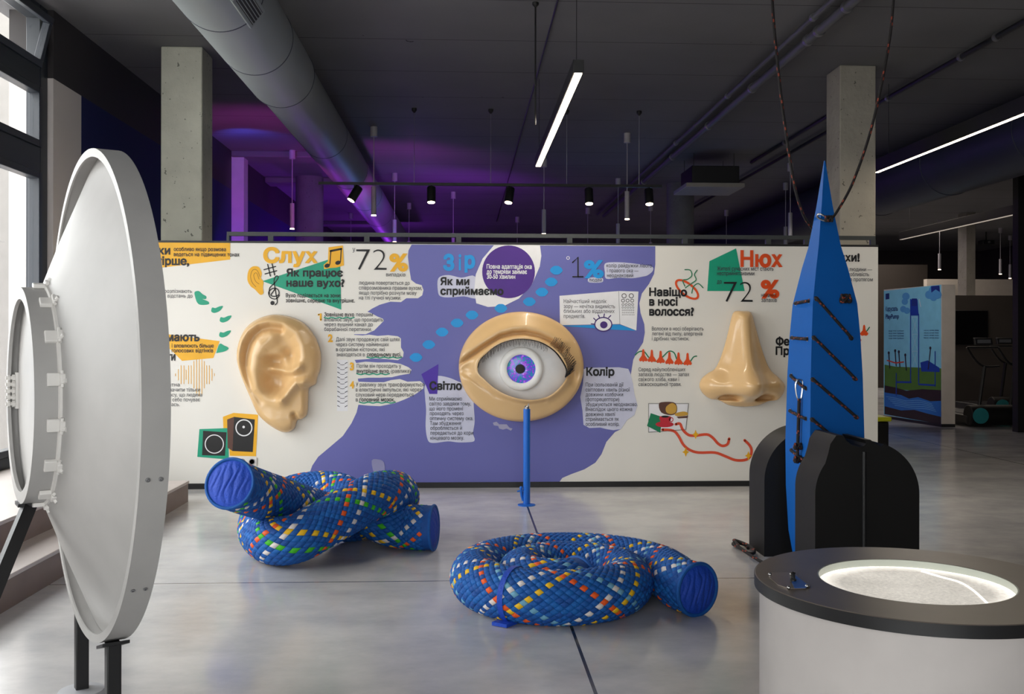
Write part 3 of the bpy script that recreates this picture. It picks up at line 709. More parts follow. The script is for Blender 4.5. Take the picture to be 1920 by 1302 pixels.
block('printed_paragraph', 'grey_ink', [('Ми сприймаємо', 805, 751.5, 866, 6.9), ('світло завдяки тому,', 805, 760.8, 883, 6.9), ('що його промені', 805, 770, 868, 6.9), ('проходять через', 806, 779, 869, 6.9), ('оптичну систему ока.', 806, 788.4, 887, 6.9), ('Там збудження', 806, 797.5, 864, 6.9), ('обробляється й', 807, 806.5, 866, 6.9), ('передається до кори', 807, 815.7, 887, 6.9), ('кінцевого мозку.', 807, 825, 870, 6.9)], .004)
block('printed_paragraph', 'whiteink', [('Повна адаптація ока', 912.5, 504, 997, 7.8), ('до темряви займає', 912.5, 513.5, 988, 7.8), ('30-50 хвилин', 913, 522.8, 966, 7.8)], .024)
block('printed_paragraph', 'grey_ink', [('людей', 1104, 528.3, 1128, 6.4), ('колір райдужки лівого', 1137, 501.5, 1222, 6.8), ('і правого ока —', 1138, 511, 1197, 6.8), ('неоднаковий', 1138, 520, 1187, 6.8)], .004)
block('printed_paragraph', 'grey_ink', [('Найчастіший недолік', 1057, 568.5, 1137, 6.8), ('зору — нечітка видимість', 1057, 578, 1153, 6.8), ('близьких або віддалених', 1057, 587, 1152, 6.8), ('предметів.', 1057, 596.5, 1097, 6.8)], .004)
block('printed_paragraph', 'grey_ink', [('При ізольованій дії', 1098, 725, 1169, 6.8), ('світлових хвиль різної', 1098, 734.5, 1181, 6.8), ('довжини колбочки', 1098, 743.5, 1168, 6.8), ('(фоторецептори)', 1098, 752.5, 1161, 6.8), ('збуджуються неоднаково.', 1098, 762, 1195, 6.8), ('Внаслідок цього кожна', 1098, 771, 1185, 6.8), ('довжина хвилі', 1098, 780.5, 1153, 6.8), ('сприймається як', 1098, 789.5, 1160, 6.8), ('особливий колір.', 1098, 799, 1161, 6.8)], .004)
block('printed_paragraph', 'grey_ink', [('Жителі сучасних міст стають', 1344, 507.5, 1450, 7.2), ('несприйнятливими', 1344, 516.3, 1414, 7.2), ('наявних', 1427, 557, 1456, 7.2), ('запахів', 1427, 566.5, 1456, 7.2), ('до', 1344, 532, 1353, 7.5)], .012)
block('printed_paragraph', 'grey_ink', [('Волоски в носі оберігають', 1222, 620, 1319, 6.8), ('легені від пилу, алергенів', 1222, 629.3, 1317, 6.8), ('і дрібних частинок.', 1222, 638.5, 1292, 6.8)], .004)
block('printed_paragraph', 'grey_ink', [('Серед найулюбленіших', 1197, 696.5, 1285, 6.8), ('запахів людства — запах', 1197, 705.7, 1292, 6.8), ('свіжого хліба, кави і', 1197, 715, 1273, 6.8), ('свіжоскошеної трави.', 1197, 724.2, 1277, 6.8)], .004)
block('printed_paragraph', 'grey_ink', [('ання людини —', 1571, 508.5, 1635, 6.8), ('особливість', 1585, 518, 1629, 6.8), ('ться протягом', 1580, 527.5, 1636, 6.8)], .004)

# wall socket behind the knot
t = thing('wall_socket', PY(468, 872, YW), 'white double wall socket below the printed loudspeakers', 'socket')
a, b = PY(446, 874, YW), PY(482, 858, YW)
obj('socket_plate', MB().box((a.x, YW - .012, a.z), (b.x, YW - .002, b.z)), M['white'], t, bevel=.004)
for px in (455, 473):
    p = PY(px, 866, YW); obj('socket_outlet', MB().lathe([(.03, 0), (.03, .004), (.024, .004), (.022, -.002), (0, -.002)], (p.x, YW - .012, p.z), (0, -1, 0), 24), M['steelg'], t)

# ------------------------------------------------------------------ reliefs: ear, nose, eye
def segd(x, y, pl):
    best = 1e9
    for (x0, y0), (x1, y1) in zip(pl, pl[1:]):
        dx, dy = x1 - x0, y1 - y0; t = ((x - x0) * dx + (y - y0) * dy) / (dx * dx + dy * dy); t = max(0, min(1, t))
        d = hypot(x - x0 - t * dx, y - y0 - t * dy)
        if d < best: best = d
    return best
def radial(pts, c, n):                   # outline radius for n directions about c, from a smooth closed outline
    P = spline([(p[0], p[1], 0) for p in pts], 10, True); out = []
    for k in range(n):
        a = 2 * pi * k / n; dx, dy = cos(a), sin(a); best = 0
        for i in range(len(P)):
            p, q = P[i], P[(i + 1) % len(P)]
            x0, y0, x1, y1 = p.x - c[0], p.y - c[1], q.x - c[0], q.y - c[1]
            den = dx * (y1 - y0) - dy * (x1 - x0)
            if abs(den) < 1e-9: continue
            s = (x0 * (y1 - y0) - y0 * (x1 - x0)) / den; t = (x0 * dy - y0 * dx) / den
            if s > 0 and -1e-6 <= t <= 1 + 1e-6: best = max(best, s)
        out.append(best)
    return out
def relief(pts, c, h, nr=64, na=240, inner=None, depth=.1, k=.0):
    R = radial(pts, c, na); Ri = radial(inner, c, na) if inner else [0] * na
    q = MB(); YP = YW - depth; vs = []
    for i in range(nr + 1):
        f = i / nr
        for j in range(na):
            a = 2 * pi * j / na; rr = Ri[j] + (R[j] - Ri[j]) * f if inner else R[j] * max(f, .002)
            x, y = c[0] + rr * cos(a), c[1] + rr * sin(a); p = PY(x, y, YP)
            vs.append((p.x, YW - .007 - h(x, y, R[j] - rr, rr - Ri[j]), p.z))
    for j in range(na): v = vs[nr * na + j]; vs.append((v[0], YW - .007, v[2]))
    fs = [(i * na + j, i * na + (j + 1) % na, (i + 1) * na + (j + 1) % na, (i + 1) * na + j) for i in range(nr + 1) for j in range(na)]
    return q.add(vs, fs)
def edge(d, wd): t = 1 - min(max(d, 0) / wd, 1); return sqrt(max(0, 1 - t * t))
def gs(d, s): return exp(-(d / s) ** 2)
EAR = [(509, 590), (540, 593.5), (567.5, 606.6), (588, 631.7), (598.7, 661), (598.7, 690), (592.5, 709), (590, 721), (583, 725), (577, 730), (575.5, 745), (574.8, 768), (572, 781), (564, 787), (555, 790), (550.8, 803), (545, 809), (534, 812), (519.6, 808), (496.7, 792.5), (480, 773.8), (467.5, 744.6), (455, 713), (446.7, 688), (443.6, 669), (446.7, 644), (459, 617), (480, 599)]
HELIX = [(474, 752), (459, 716), (452, 688), (450, 664), (455, 641), (467, 622), (486, 609), (508, 604), (536, 609), (558, 625), (569, 648), (570, 672), (562, 690)]
CRUS = [(566, 688), (552, 696), (536, 697), (514, 691)]
SCAPHA = [(528, 617), (508, 614), (492, 617), (477, 629), (467, 645), (462, 665), (461, 688), (466, 710), (475, 734), (490, 754)]
ANTI = [(512, 636), (495, 648), (484, 668), (481, 694), (488, 722), (504, 743), (528, 757)]
TRAG = [(532, 748), (546, 731), (560, 717), (572, 716)]
def ear_h(x, y, d, di):
    e = edge(d, 16); fade = max(0, min(1, (765 - y) / 60)); f2 = max(0, min(1, (775 - y) / 45))
    h = .15 - .02 * (1 - f2)
    h += .06 * fade * gs(segd(x, y, HELIX), 13) + .05 * gs(segd(x, y, CRUS), 6.5)
    h -= .075 * fade * gs(segd(x, y, SCAPHA), 7)
    h += .045 * f2 * gs(segd(x, y, ANTI), 14)
    h += .08 * gs(segd(x, y, TRAG), 9)
    h -= .125 * exp(-(abs(x - 517) / 23) ** 3 - (abs(y - 717) / 25) ** 3) + .10 * exp(-(abs(x - 516) / 17) ** 3 - (abs(y - 678) / 11) ** 3)
    h -= .085 * exp(-((x - 545) / 14) ** 2 - ((y - 667) / 17) ** 2) + .03 * exp(-((x - 525) / 24) ** 2 - ((y - 640) / 14) ** 2)
    h += .03 * exp(-((x - 518) / 32) ** 2 - ((y - 786) / 22) ** 2) + .02 * exp(-((x - 585) / 14) ** 2 - ((y - 680) / 40) ** 2)
    h -= .05 * gs(segd(x, y, [(556, 790), (552, 778)]), 4.5)
    return max(.01, h) * (.35 + .65 * e)
o = obj('ear_model', relief(EAR, (521, 697), ear_h, 90, 300), M['skin'], angle=60)
recentre(o, PY(521, 697, YW)); tag(o, 'giant tan resin ear mounted on the left of the exhibit wall', 'ear model')

NOSE = [(1383, 583.5), (1396, 583), (1409, 583.8), (1414, 590), (1421, 614), (1431, 648), (1440, 675), (1449, 694), (1463, 708), (1474, 720), (1475, 733), (1469, 745), (1460, 752), (1445, 754), (1428, 761), (1408, 764), (1390, 764), (1370, 761), (1352, 752), (1335, 749), (1322, 739), (1315.5, 726), (1319, 712), (1331, 701), (1345, 692), (1354, 675), (1362, 652), (1371, 618), (1377, 592)]
def nose_h(x, y, d, di):
    t = max(0, min(1, (y - 583) / 135)); cx_ = 1396
    wd = 16 + 15 * t * t
    h = .06 + (.09 + .20 * t ** 1.5) * exp(-abs((x - cx_) / wd) ** 2.3)
    h += .13 * exp(-(abs(x - cx_) / 34) ** 2.6 - ((y - 722) / 21) ** 2)
    h += .13 * exp(-((x - 1346) / 25) ** 2 - ((y - 724) / 22) ** 2) + .13 * exp(-((x - 1449) / 24) ** 2 - ((y - 725) / 22) ** 2)
    und = 1 / (1 + exp((y - 748) / 3.6))
    h = .10 + (h - .10) * und if y > 690 else h
    for sx_, nx in ((1, 1369), (-1, 1434)):
        v = (x - nx) * sx_; yc = 745.5 + .006 * v * v
        n = exp(-(abs(v) / 18) ** 4 - ((y - yc) / 4.6) ** 2); h -= .26 * n
    return max(.01, h) * (.10 + .90 * edge(d, 17))
o = obj('nose_model', relief(NOSE, (1395, 715), nose_h, 90, 300), M['skin'], angle=60)
recentre(o, PY(1395, 715, YW)); tag(o, 'giant tan resin nose mounted on the right of the exhibit wall', 'nose model')

eye = thing('eye_model', PY(977, 688, YW), 'giant round tan eye model with multicoloured iris mounted mid wall', 'eye model')
ALM = [(895, 688), (899, 675), (912, 662), (928, 649), (948, 640), (973, 635.5), (1000, 638), (1020, 645), (1040, 659), (1054, 677), (1062, 694), (1060, 708), (1046, 727), (1026, 742), (1000, 748.5), (975, 747), (948, 739), (925, 726), (907, 710), (897, 700)]
FOLD = [(860, 684), (885, 666), (910, 649), (938, 632), (962, 626), (985, 624.5), (1010, 630), (1032, 640), (1052, 655)]
LOW = [(862, 698), (882, 707), (905, 724), (930, 742), (960, 753), (990, 757), (1020, 752)]
def eye_h(x, y, d, di):
    h = .10 + .07 * edge(d, 60)
    h += .05 * gs(di, 9) * (1 - .2 * gs(di, 3)) - .07 * gs(segd(x, y, FOLD), 4) - .012 * gs(segd(x, y, LOW), 4)
    h += .03 * gs(segd(x, y, [(p[0], p[1] - 12) for p in FOLD]), 10)
    h -= .05 * exp(-((x - 872) / 14) ** 2 - ((y - 692) / 10) ** 2) + .05 * exp(-((x - 1074) / 10) ** 2 - ((y - 700) / 16) ** 2)
    return max(.02, h) * (.75 + .25 * edge(d, 7))
EYEO = ellipse((977.5, 688), 117.5, 103.5, 40)
obj('eyelids', relief(EYEO, (977, 690), eye_h, 60, 300, inner=ALM), M['skin'], eye, angle=60)
c0 = PY(977, 692, YW - .1); k = (PY(978, 692, YW - .1) - PY(977, 692, YW - .1)).length
q = MB(); na = 64; vs = []; 
for i in range(25):
    f = i / 24
    for j in range(na):
        a = 2 * pi * j / na; rx, ry = 96 * k * f, 70 * k * f
        vs.append((c0.x + rx * cos(a), YW - .02 - .115 * sqrt(max(0, 1 - f * f)), c0.z + ry * sin(a)))
q.add(vs, [(i * na + j, i * na + (j + 1) % na, (i + 1) * na + (j + 1) % na, (i + 1) * na + j) for i in range(24) for j in range(na)])
obj('eyeball', q, mat('gloss_white_resin', (246, 246, 246), .18), eye, angle=60)
ax = Vector((0, -1, 0)); oc = Vector((c0.x, YW - .115, c0.z))
obj('cornea_ring', MB().lathe([(41 * k, -.03), (41 * k, .02), (40 * k, .032), (36 * k, .042), (29 * k, .042), (27 * k, .036), (26.5 * k, .02)], oc, ax, 64), mat('white_ring_resin', (244, 244, 242), .3), eye, angle=50)
def iris_material():
    m = bpy.data.materials.new('nebula_iris'); m.use_nodes = True; nt = m.node_tree; b = nt.nodes['Principled BSDF']
    tc = nt.nodes.new('ShaderNodeTexCoord'); n = nt.nodes.new('ShaderNodeTexNoise'); n.inputs['Scale'].default_value = 26; n.inputs['Detail'].default_value = 9; n.inputs['Roughness'].default_value = .68; n.inputs['Distortion'].default_value = 1.2
    nt.links.new(tc.outputs['Object'], n.inputs['Vector'])
    r = nt.nodes.new('ShaderNodeValToRGB'); e = r.color_ramp.elements
    e[0].position = .3; e[0].color = RGB(30, 60, 90); e[1].position = .72; e[1].color = RGB(235, 225, 255)
    for p, c in ((.42, RGB(30, 150, 160)), (.5, RGB(80, 70, 210)), (.58, RGB(170, 60, 200)), (.65, RGB(150, 150, 255))):
        x = e.new(p); x.color = c
    nt.links.new(n.outputs['Fac'], r.inputs[0]); nt.links.new(r.outputs[0], b.inputs['Base Color'])
    nt.links.new(r.outputs[0], b.inputs['Emission Color']); b.inputs['Emission Strength'].default_value = .3; b.inputs['Roughness'].default_value = .15  # weak emission in the same colours as the base
    return m
obj('iris', MB().lathe([(27 * k, .02), (24 * k, .026), (8 * k, .02)], oc, ax, 64), iris_material(), eye)
obj('pupil', MB().lathe([(9 * k, .018), (8.5 * k, .026), (0, .027)], oc + Vector((-.012, 0, 0)), ax, 32), M['ink'], eye)
q = MB(); up = ALM[:12]
P = spline([(p[0], p[1], 0) for p in [(895, 690)] + up[1:12]], 24)
for i, p in enumerate(P):
    f = i / (len(P) - 1); b0 = PY(p.x, p.y, YW - .19)
    if f > .12 and f < .66:
        L = .05 * (.6 + .4 * sin(pi * f)) * random.uniform(.6, 1.2)
        q.tube(spline([b0, b0 + Vector((random.gauss(0, .006), -.045, -.012)), b0 + Vector((random.gauss(0, .01), -.075, -.02 - L))], 3), .0007, 4)
    elif f >= .66:
        L = random.uniform(.06, .1)
        if i % 2 == 0:
            q.tube(spline([b0, b0 + Vector((.035, -.04, .03)), b0 + Vector((.075 + random.gauss(0, .01), -.05, .05 + L * (.6 - .9 * (f - .66))))], 3), .0024, 4)
obj('eyelashes', q, M['ink'], eye)
q = MB(); q.tube([PY(p.x, p.y, YW - .185) for p in P], .007, 6); obj('lash_line', q, M['ink'], eye)

# ------------------------------------------------------------------ white acoustic dish in the left foreground
AX = R0 * .83867 + FW * .54464           # axis towards the open mouth
UD = FW * .83867 - R0 * .54464           # horizontal direction across the disc, away from the camera
DC = CW(-1.58543, 1.5 - .216, 3.7); ZU = Vector((0, 0, 1))
dish = thing('acoustic_dish', (DC.x, DC.y, 0), 'big white acoustic dish on black legs in the left foreground', 'acoustic dish')
RD = .9
obj('hoop', MB().lathe([(RD - .03, 0), (RD, 0), (RD, .085), (RD - .012, .085), (RD - .012, .006), (RD - .03, .006)], DC, AX, 128, closed=True), M['dwhite'], dish, angle=30)
obj('cone', MB().lathe([(.385, -.145), (.395, -.14), (.6, -.062), (.8, .02), (RD - .013, .055), (RD - .013, .07), (.8, .035), (.6, -.047), (.385, -.125)], DC, AX, 128, closed=True), M['dwhite'], dish, angle=40)
obj('collar', MB().lathe([(.345, -.222), (.388, -.222), (.388, -.148), (.376, -.148), (.376, -.21), (.345, -.21)], DC, AX, 96, closed=True), M['dwhite'], dish, angle=30)
obj('seam_bead', MB().lathe([(.388, -.15), (.399, -.147), (.399, -.138), (.388, -.135)], DC, AX, 96, closed=True), M['white'], dish)
def onring(r, t, ang): return DC + AX * t + (UD * cos(ang) + ZU * sin(ang)) * r
for a in (98, 124, 148, 170, 192, 214, 238, 262):
    a = radians(a); rad = UD * cos(a) + ZU * sin(a); tan = ZU * cos(a) - UD * sin(a)
    c = onring(.396, -.165, a)
    lt = obj('latch', MB().obox(c, AX * .02, tan * .022, rad * .008).obox(onring(.404, -.135, a), AX * .012, tan * .017, rad * .013), M['white'], dish, bevel=.003)
    obj('latch_bolt', MB().cyl(onring(.408, -.14, a) - tan * .028, onring(.408, -.14, a) + tan * .028, .006, 10).cyl(onring(.412, -.134, a + .02), onring(.425, -.128, a + .02), .008, 8), M['white'], lt)
for a, n in ((14, 2), (41, 2), (-88, 1)):
    for k in range(n):
        aa = radians(180 + a); p = onring(RD, .024 + k * .038, aa); rad = UD * cos(aa) + ZU * sin(aa)
        obj('rim_screw', MB().lathe([(.007, 0), (.007, .003), (.003, .004), (.003, .001), (0, .001)], p, rad, 12), M['steelg'], dish)
for a in (-100, -97):
    for t in (.012, .04):
        aa = radians(a - 8); p = onring(RD - .012, t, aa); rad = -(UD * cos(aa) + ZU * sin(aa))
        obj('bracket_bolt', MB().lathe([(.009, 0), (.009, .005), (.005, .005), (.005, .011), (0, .011)], p, rad, 6), M['white'], dish)
obj('inner_plate', MB().lathe([(0, -.186), (.376, -.186), (.376, -.178), (0, -.178)], DC, AX, 96), M['dwhite'], dish)
q = MB()
for k in range(5):
    p = onring(.33, -.186, radians(-9 + k * 4.4)); q.cyl(p, p - AX * .045, .007, 8); q.cyl(p - AX * .012, p - AX * .022, .013, 6); q.cyl(p - AX * .03, p - AX * .038, .012, 6)
q.obox(onring(.33, -.191, 0), AX * .006, UD * .014, ZU * .07)
obj('adjusting_bolts', q, M['white'], dish)
for u in (-.3, .3):
    p = DC + AX * .04 + UD * u; zt = DC.z - sqrt(RD * RD - u * u) + .006
    lg = obj('leg', MB().obox((p.x, p.y, (zt - .01) / 2), AX * .024, UD * .024, (0, 0, (zt - .01) / 2)), M['black'], dish, bevel=.004)
    if u < 0: obj('leg_flange', MB().obox((p.x, p.y, zt - .02), AX * .045, UD * .055 + ZU * -.018, ZU * .006), M['black'], lg, bevel=.002)
    if u > 0: obj('leg_foot', MB().lathe([(.1, 0), (.1, .06), (.085, .085), (.03, .092)], (p.x, p.y, 0), ZU, 32), mat('pale_grey_foot', (176, 178, 184), .5), lg)
p0 = DC - AX * .18 - ZU * .38; p1 = PX(0, 1082, 1) * 0
dirn = PZ(0, 1082, 3.35) - p0; p1 = p0 + dirn * (p0.z / -dirn.z)
lg = obj('leg', MB().tube([p0, p1], .03, 4), M['black'], dish)
obj('leg_flange', MB().obox(p0 - ZU * .012, AX * .05, UD * .045, ZU * .006), M['black'], lg)

# ------------------------------------------------------------------ woven seats
def braid(path, r, N, ci, cj, endtaper=False):
    wv = 2 * pi * r / N; half = wv / 2
    path = resample(path, half); fr = frames(path); L = len(path); q = MB()
    def pt(p, qq, off):
        t = p / half; i = max(0, min(L - 2, int(t))); f = t - i
        c = path[i].lerp(path[i + 1], f); a = fr[i][0].lerp(fr[i + 1][0], f); b = fr[i][1].lerp(fr[i + 1][1], f); th = qq / r
        return c + (a * cos(th) + b * sin(th)) * (r + off)
    KS = (0, .09, .5, .91, 1); K = 4
    for m in range(1, L - 5):
        for n in range(m % 2, 2 * N, 2):
            i, j = (m + n) // 2, (m - n) // 2
            top_i = (m % 2 == 0)
            s = ci.get(i % N) if top_i else cj.get(j % N)
            mi = s if s is not None else (0, 0, 1, 2)[(i * 7 + j * 13 + (i * j) % 5) % 4]
            vs = []
            for u in range(K + 1):
                for v in range(K + 1):
                    fu, fv = KS[u], KS[v]
                    A, Bq = i + fu, j + fv
                    hu, hv = 1 - (2 * fu - 1) ** 2, 1 - (2 * fv - 1) ** 2
                    cr = (hu if top_i else hv); ln = (hv if top_i else hu)
                    off = -.005 + .0085 * min(1, cr * 3) * (.3 + .7 * min(1, ln * 1.1))
                    vs.append(pt((A + Bq) * half, (A - Bq) * half, off))
            q.add(vs, [(u * (K + 1) + v, u * (K + 1) + v + 1, (u + 1) * (K + 1) + v + 1, (u + 1) * (K + 1) + v) for u in range(K) for v in range(K)], mi)
    return q, path, fr
FAB = [M['bluefab'], M['bluefab2'], M['bluefab3'], M['fy'], M['fo'], M['fw'], M['fg'], M['fl']]
def end_cap(t, p, d, r, a):              # ribbed disc end with a welt round it
    d = d.normalized(); b = d.cross(a).normalized(); q = MB(); vs = []; nr, na = 40, 96
    for i in range(nr + 1):
        for j in range(na):
            f = i / nr; x, y = f * cos(2 * pi * j / na), f * sin(2 * pi * j / na)
            h = .02 * (1 - f * f) + .007 * abs(sin((y + .1 * sin(3 * x) + .05 * sin(7 * x + y * 9)) * 11)) * (1 - f ** 4)
            vs.append(p + (a * x + b * y) * r * .96 + d * h)
    q.add(vs, [(i * na + j, i * na + (j + 1) % na, (i + 1) * na + (j + 1) % na, (i + 1) * na + j) for i in range(nr) for j in range(na)])
    c = obj('end_cap', q, M['capfab'], t, angle=80)
    obj('cap_welt', MB().tube([p + (a * cos(2 * pi * j / 40) + b * sin(2 * pi * j / 40)) * r * .985 for j in range(40)], .011, 8, closed=True), M['bluefab'], c)
def seat(name, pts, r, ci, cj, label):
    path = spline(pts, 24); base = PH(0, 0) * 0; c = sum(path, Vector((0, 0, 0))) / len(path)
    t = thing(name, (c.x, c.y, 0), label, 'woven seat')
    q, P, fr = braid(path, r, 22, ci, cj); o = obj('woven_tube', q, FAB, t, angle=80)
    for A, F in ((P[:5], fr[:5]), (P[-6:-1], fr[-6:-1])):
        q = MB(); vs = [p + (f[0] * cos(2 * pi * j / 40) + f[1] * sin(2 * pi * j / 40)) * (r - .001) for p, f in zip(A, F) for j in range(40)]
        q.add(vs, [(i * 40 + j, i * 40 + (j + 1) % 40, i * 40 + 40 + (j + 1) % 40, i * 40 + 40 + j) for i in range(4) for j in range(40)])
        obj('end_band', q, M['bluefab2'], t)
    end_cap(t, P[0], P[0] - P[1], r, fr[0][0]); end_cap(t, P[-2], P[-2] - P[-3], r, fr[-2][0])
    return t, P, fr
KR = .155
kp = [PZ(*p) for p in ((431, 907, 6.12), (470, 922, 6.4), (545, 946, 6.82), (610, 966, 7.06), (655, 983, 7.24), (705, 974, 7.46), (741, 948, 7.5), (743, 926, 7.16), (708, 928, 6.86), (662, 952, 6.66), (605, 984, 6.5), (555, 1010, 6.42),
      (512, 1013, 6.52), (489, 994, 6.9), (502, 958, 7.32), (545, 932, 7.56), (592, 923, 7.58), (636, 927, 7.46), (675, 950, 7.22), (722, 979, 7.02), (770, 991, 6.98), (821, 1001, 6.95))]
kp = [Vector((p.x, p.y, max(p.z, KR + .004))) for p in kp]
seat('knotted_seat', kp, KR, {0: 5, 11: 5, 3: 4, 14: 4}, {0: 3, 11: 3, 3: 6, 14: 6}, 'blue woven floor seat tied in a loose knot')
SR = .14; sc_ = CW(.285, SR + .003, 5.585)
sp = []
sp += [CW(.995, SR + .003, 5.33), CW(.925, SR + .003, 5.45), CW(.905, SR + .003, 5.585)]
for k in range(1, 36):
    ph = k * 20; rr = .62 - .262 * ph / 360
    if ph > 690: break
    rr = max(rr, .135)
    sp.append(sc_ + (R0 * cos(radians(ph)) + FW * sin(radians(ph))) * rr)
sseat, P, fr = seat('spiral_seat', sp, SR, {0: 5, 11: 5, 3: 3, 14: 3}, {0: 4, 11: 4, 3: 7, 14: 7}, 'blue woven floor seat coiled into a flat spiral')
tgt = PH(945, 1177); bi = min(range(len(P)), key=lambda i: (Vector((P[i].x, P[i].y, 0)) - tgt).length); 
a, b = fr[bi]; tt = (P[bi + 1] - P[bi - 1]).normalized(); q = MB()
vs = []
for s_ in (-.016, .016):
    for j in range(36):
        th = 2 * pi * j / 36; vs.append(P[bi] + tt * s_ + (a * cos(th) + b * sin(th)) * (SR + .007))
q.add(vs, [(j, (j + 1) % 36, 36 + (j + 1) % 36, 36 + j) for j in range(36)])
od = (P[bi] - sc_); od.z = 0; od.normalize(); z = P[bi] + od * .07
q.obox((z.x, z.y, .012), tt * .045, od * .06, (0, 0, .009))
obj('tie_strap', q, M['capfab'], sseat)

# ------------------------------------------------------------------ blue sighting pole before the eye
p = PH(987.5, 948); zt = 1.5 - (767 - HOR) / FPX * (p - EYE).dot(FW)
pole = thing('sighting_pole', p, 'bright blue steel post standing in front of the giant eye', 'post')
obj('tube', MB().cyl((p.x, p.y, .01), (p.x, p.y, zt), .031, 28), M['blue_paint'], pole)
obj('tip', MB().lathe([(.022, 0), (.022, .02), (.012, .028)], (p.x, p.y, zt), ZU, 20).box((p.x + .008, p.y - .008, zt + .02), (p.x + .02, p.y + .008, zt + .045)), M['steelg'], pole)
obj('base_plate', MB().lathe([(.078, 0), (.078, .008), (.04, .012)], (p.x, p.y, 0), ZU, 32), M['blue_paint'], pole)
q = MB(); q.tube(spline([p + Vector((-.03, 0, .04)), p + Vector((-.045, 0, .09)), p + Vector((-.05, -.01, .15))], 5), .012, 8)
q.cyl(p + Vector((-.085, -.01, .125)), p + Vector((-.03, -.01, .135)), .007, 8); q.sphere(p + Vector((-.05, -.01, .155)), .016, 8)
obj('hook_bracket', q, M['blue_paint'], pole)

# ------------------------------------------------------------------ arches and blue tower
def arch_block(xl_, xr_, Zf, dep, label, cradle):
    A, Bp = PZ(xl_, 900, Zf), PZ(xr_, 900, Zf); W = (Bp - A).length; r = W / 2; c = (A + Bp) / 2; top = .872
    bx = Vector((1, 0, 0)); by = Vector((0, 1, 0)); o0 = Vector((c.x, c.y, 0))
    pts = [o0 - bx * r, o0 + bx * r] + [o0 + bx * r * cos(a) + ZU * (top - r + r * sin(a)) for a in [pi * i / 40 for i in range(41)]]
    if cradle:
        cp = [(1652, 838), (1640, 831), (1632, 825), (1622, 825), (1624, 832), (1620, 837), (1611, 839), (1597, 835), (1586, 826), (1581, 817), (1568, 817), (1557, 833), (1553, 850)]
        sx_ = lambda p: CX + FPX * (p - EYE).dot(RT) / (p - EYE).dot(FW)
        arc = pts[2:]; pts = pts[:2] + [p for p in arc if sx_(p) > 1656] + [PY(x, y, c.y) for x, y in cp] + [p for p in arc if sx_(p) < 1548]
    t = thing('arch_block', o0 + by * dep / 2, label, 'arch block', 'black arch blocks holding the blue tower')
    body = obj('arch_body', MB().prism([p for p in pts], by * dep), M['blackm'], t, angle=25)
    if cradle:
        g = PY(1620, 850, c.y); obj('seam_rod', MB().cyl((g.x, c.y - .004, .02), (g.x, c.y - .004, top - .06), .012, 10), M['black'], t)
    return t
arch_block(1527, 1726, 5.95, .36, 'nearer black arch block with cradle notch beside the round light table', True)
arch_block(1432, 1628, 6.79, .36, 'farther black arch block partly hidden behind the blue tower', False)

TZ = 6.545; TCX = 1545
tc_ = PZ(TCX, 900, TZ); tc_.z = 0
TN1 = R0 * sin(radians(8.6)) - FW * cos(radians(8.6)); TN2 = R0 * -cos(radians(8.6)) - FW * sin(radians(8.6))
LV = [(0.0, .285), (.2, .34), (.5, .366), (.80, .372), (1.253, .353), (1.50, .332), (1.711, .303), (1.95, .215), (2.089, .153), (2.35, .078), (2.655, .006)]
def tower_s(z):
    for (z0, s0), (z1, s1) in zip(LV, LV[1:]):
        if z <= z1: return s0 + (s1 - s0) * (z - z0) / (z1 - z0)
    return LV[-1][1]
def tower_pt(z, a, b):                   # a, b in -1..1 along the two face normals
    s = tower_s(z) / 2; return tc_ + TN1 * s * a + TN2 * s * b + ZU * z
def face_pt(px, py, face):               # photo point on the right (1) or left (2) face
    z = 1.5 + (HOR - py) / FPX * (TZ - .17)
    lo, hi = -1., 1.
    for _ in range(30):
        m_ = (lo + hi) / 2; p = tower_pt(z, 1, m_) if face == 1 else tower_pt(z, m_, 1)
        d = p - EYE; x = CX + FPX * d.dot(RT) / d.dot(FW)
        if (x < px) == (face == 2): lo = m_
        else: hi = m_
    p = tower_pt(z, 1, m_) if face == 1 else tower_pt(z, m_, 1)
    return p, (TN1 if face == 1 else TN2)
tower = thing('rope_tower', tc_, 'tall blue spindle shaped tower laced with rope between the black arches', 'tower')
q = MB(); vs = []
zz = [z for z, _ in LV]
for z in zz: vs += [tower_pt(z, a, b) for a, b in ((1, 1), (1, -1), (-1, -1), (-1, 1))]
q.add(vs, [(i * 4 + j, i * 4 + (j + 1) % 4, i * 4 + 4 + (j + 1) % 4, i * 4 + 4 + j) for i in range(len(zz) - 1) for j in range(4)] + [(0, 1, 2, 3), tuple(len(vs) - 4 + k for k in range(4))])
obj('tower_body', q, M['tower_blue'], tower, angle=20)
RM = [M['rope'], M['ropeo']]
def rope_mats(i, k): return 1 if (i + 2 * k) % 9 == 0 else 0
def rope(name, pts, r, parent=None, n=6, step=.02):
    path = resample(spline(pts, 12), step)
    if (path[-1] - Vector(pts[-1])).length > 1e-4: path.append(Vector(pts[-1]))
    return obj(name, MB().tube(path, r, n, mats=rope_mats), RM, parent, angle=80)
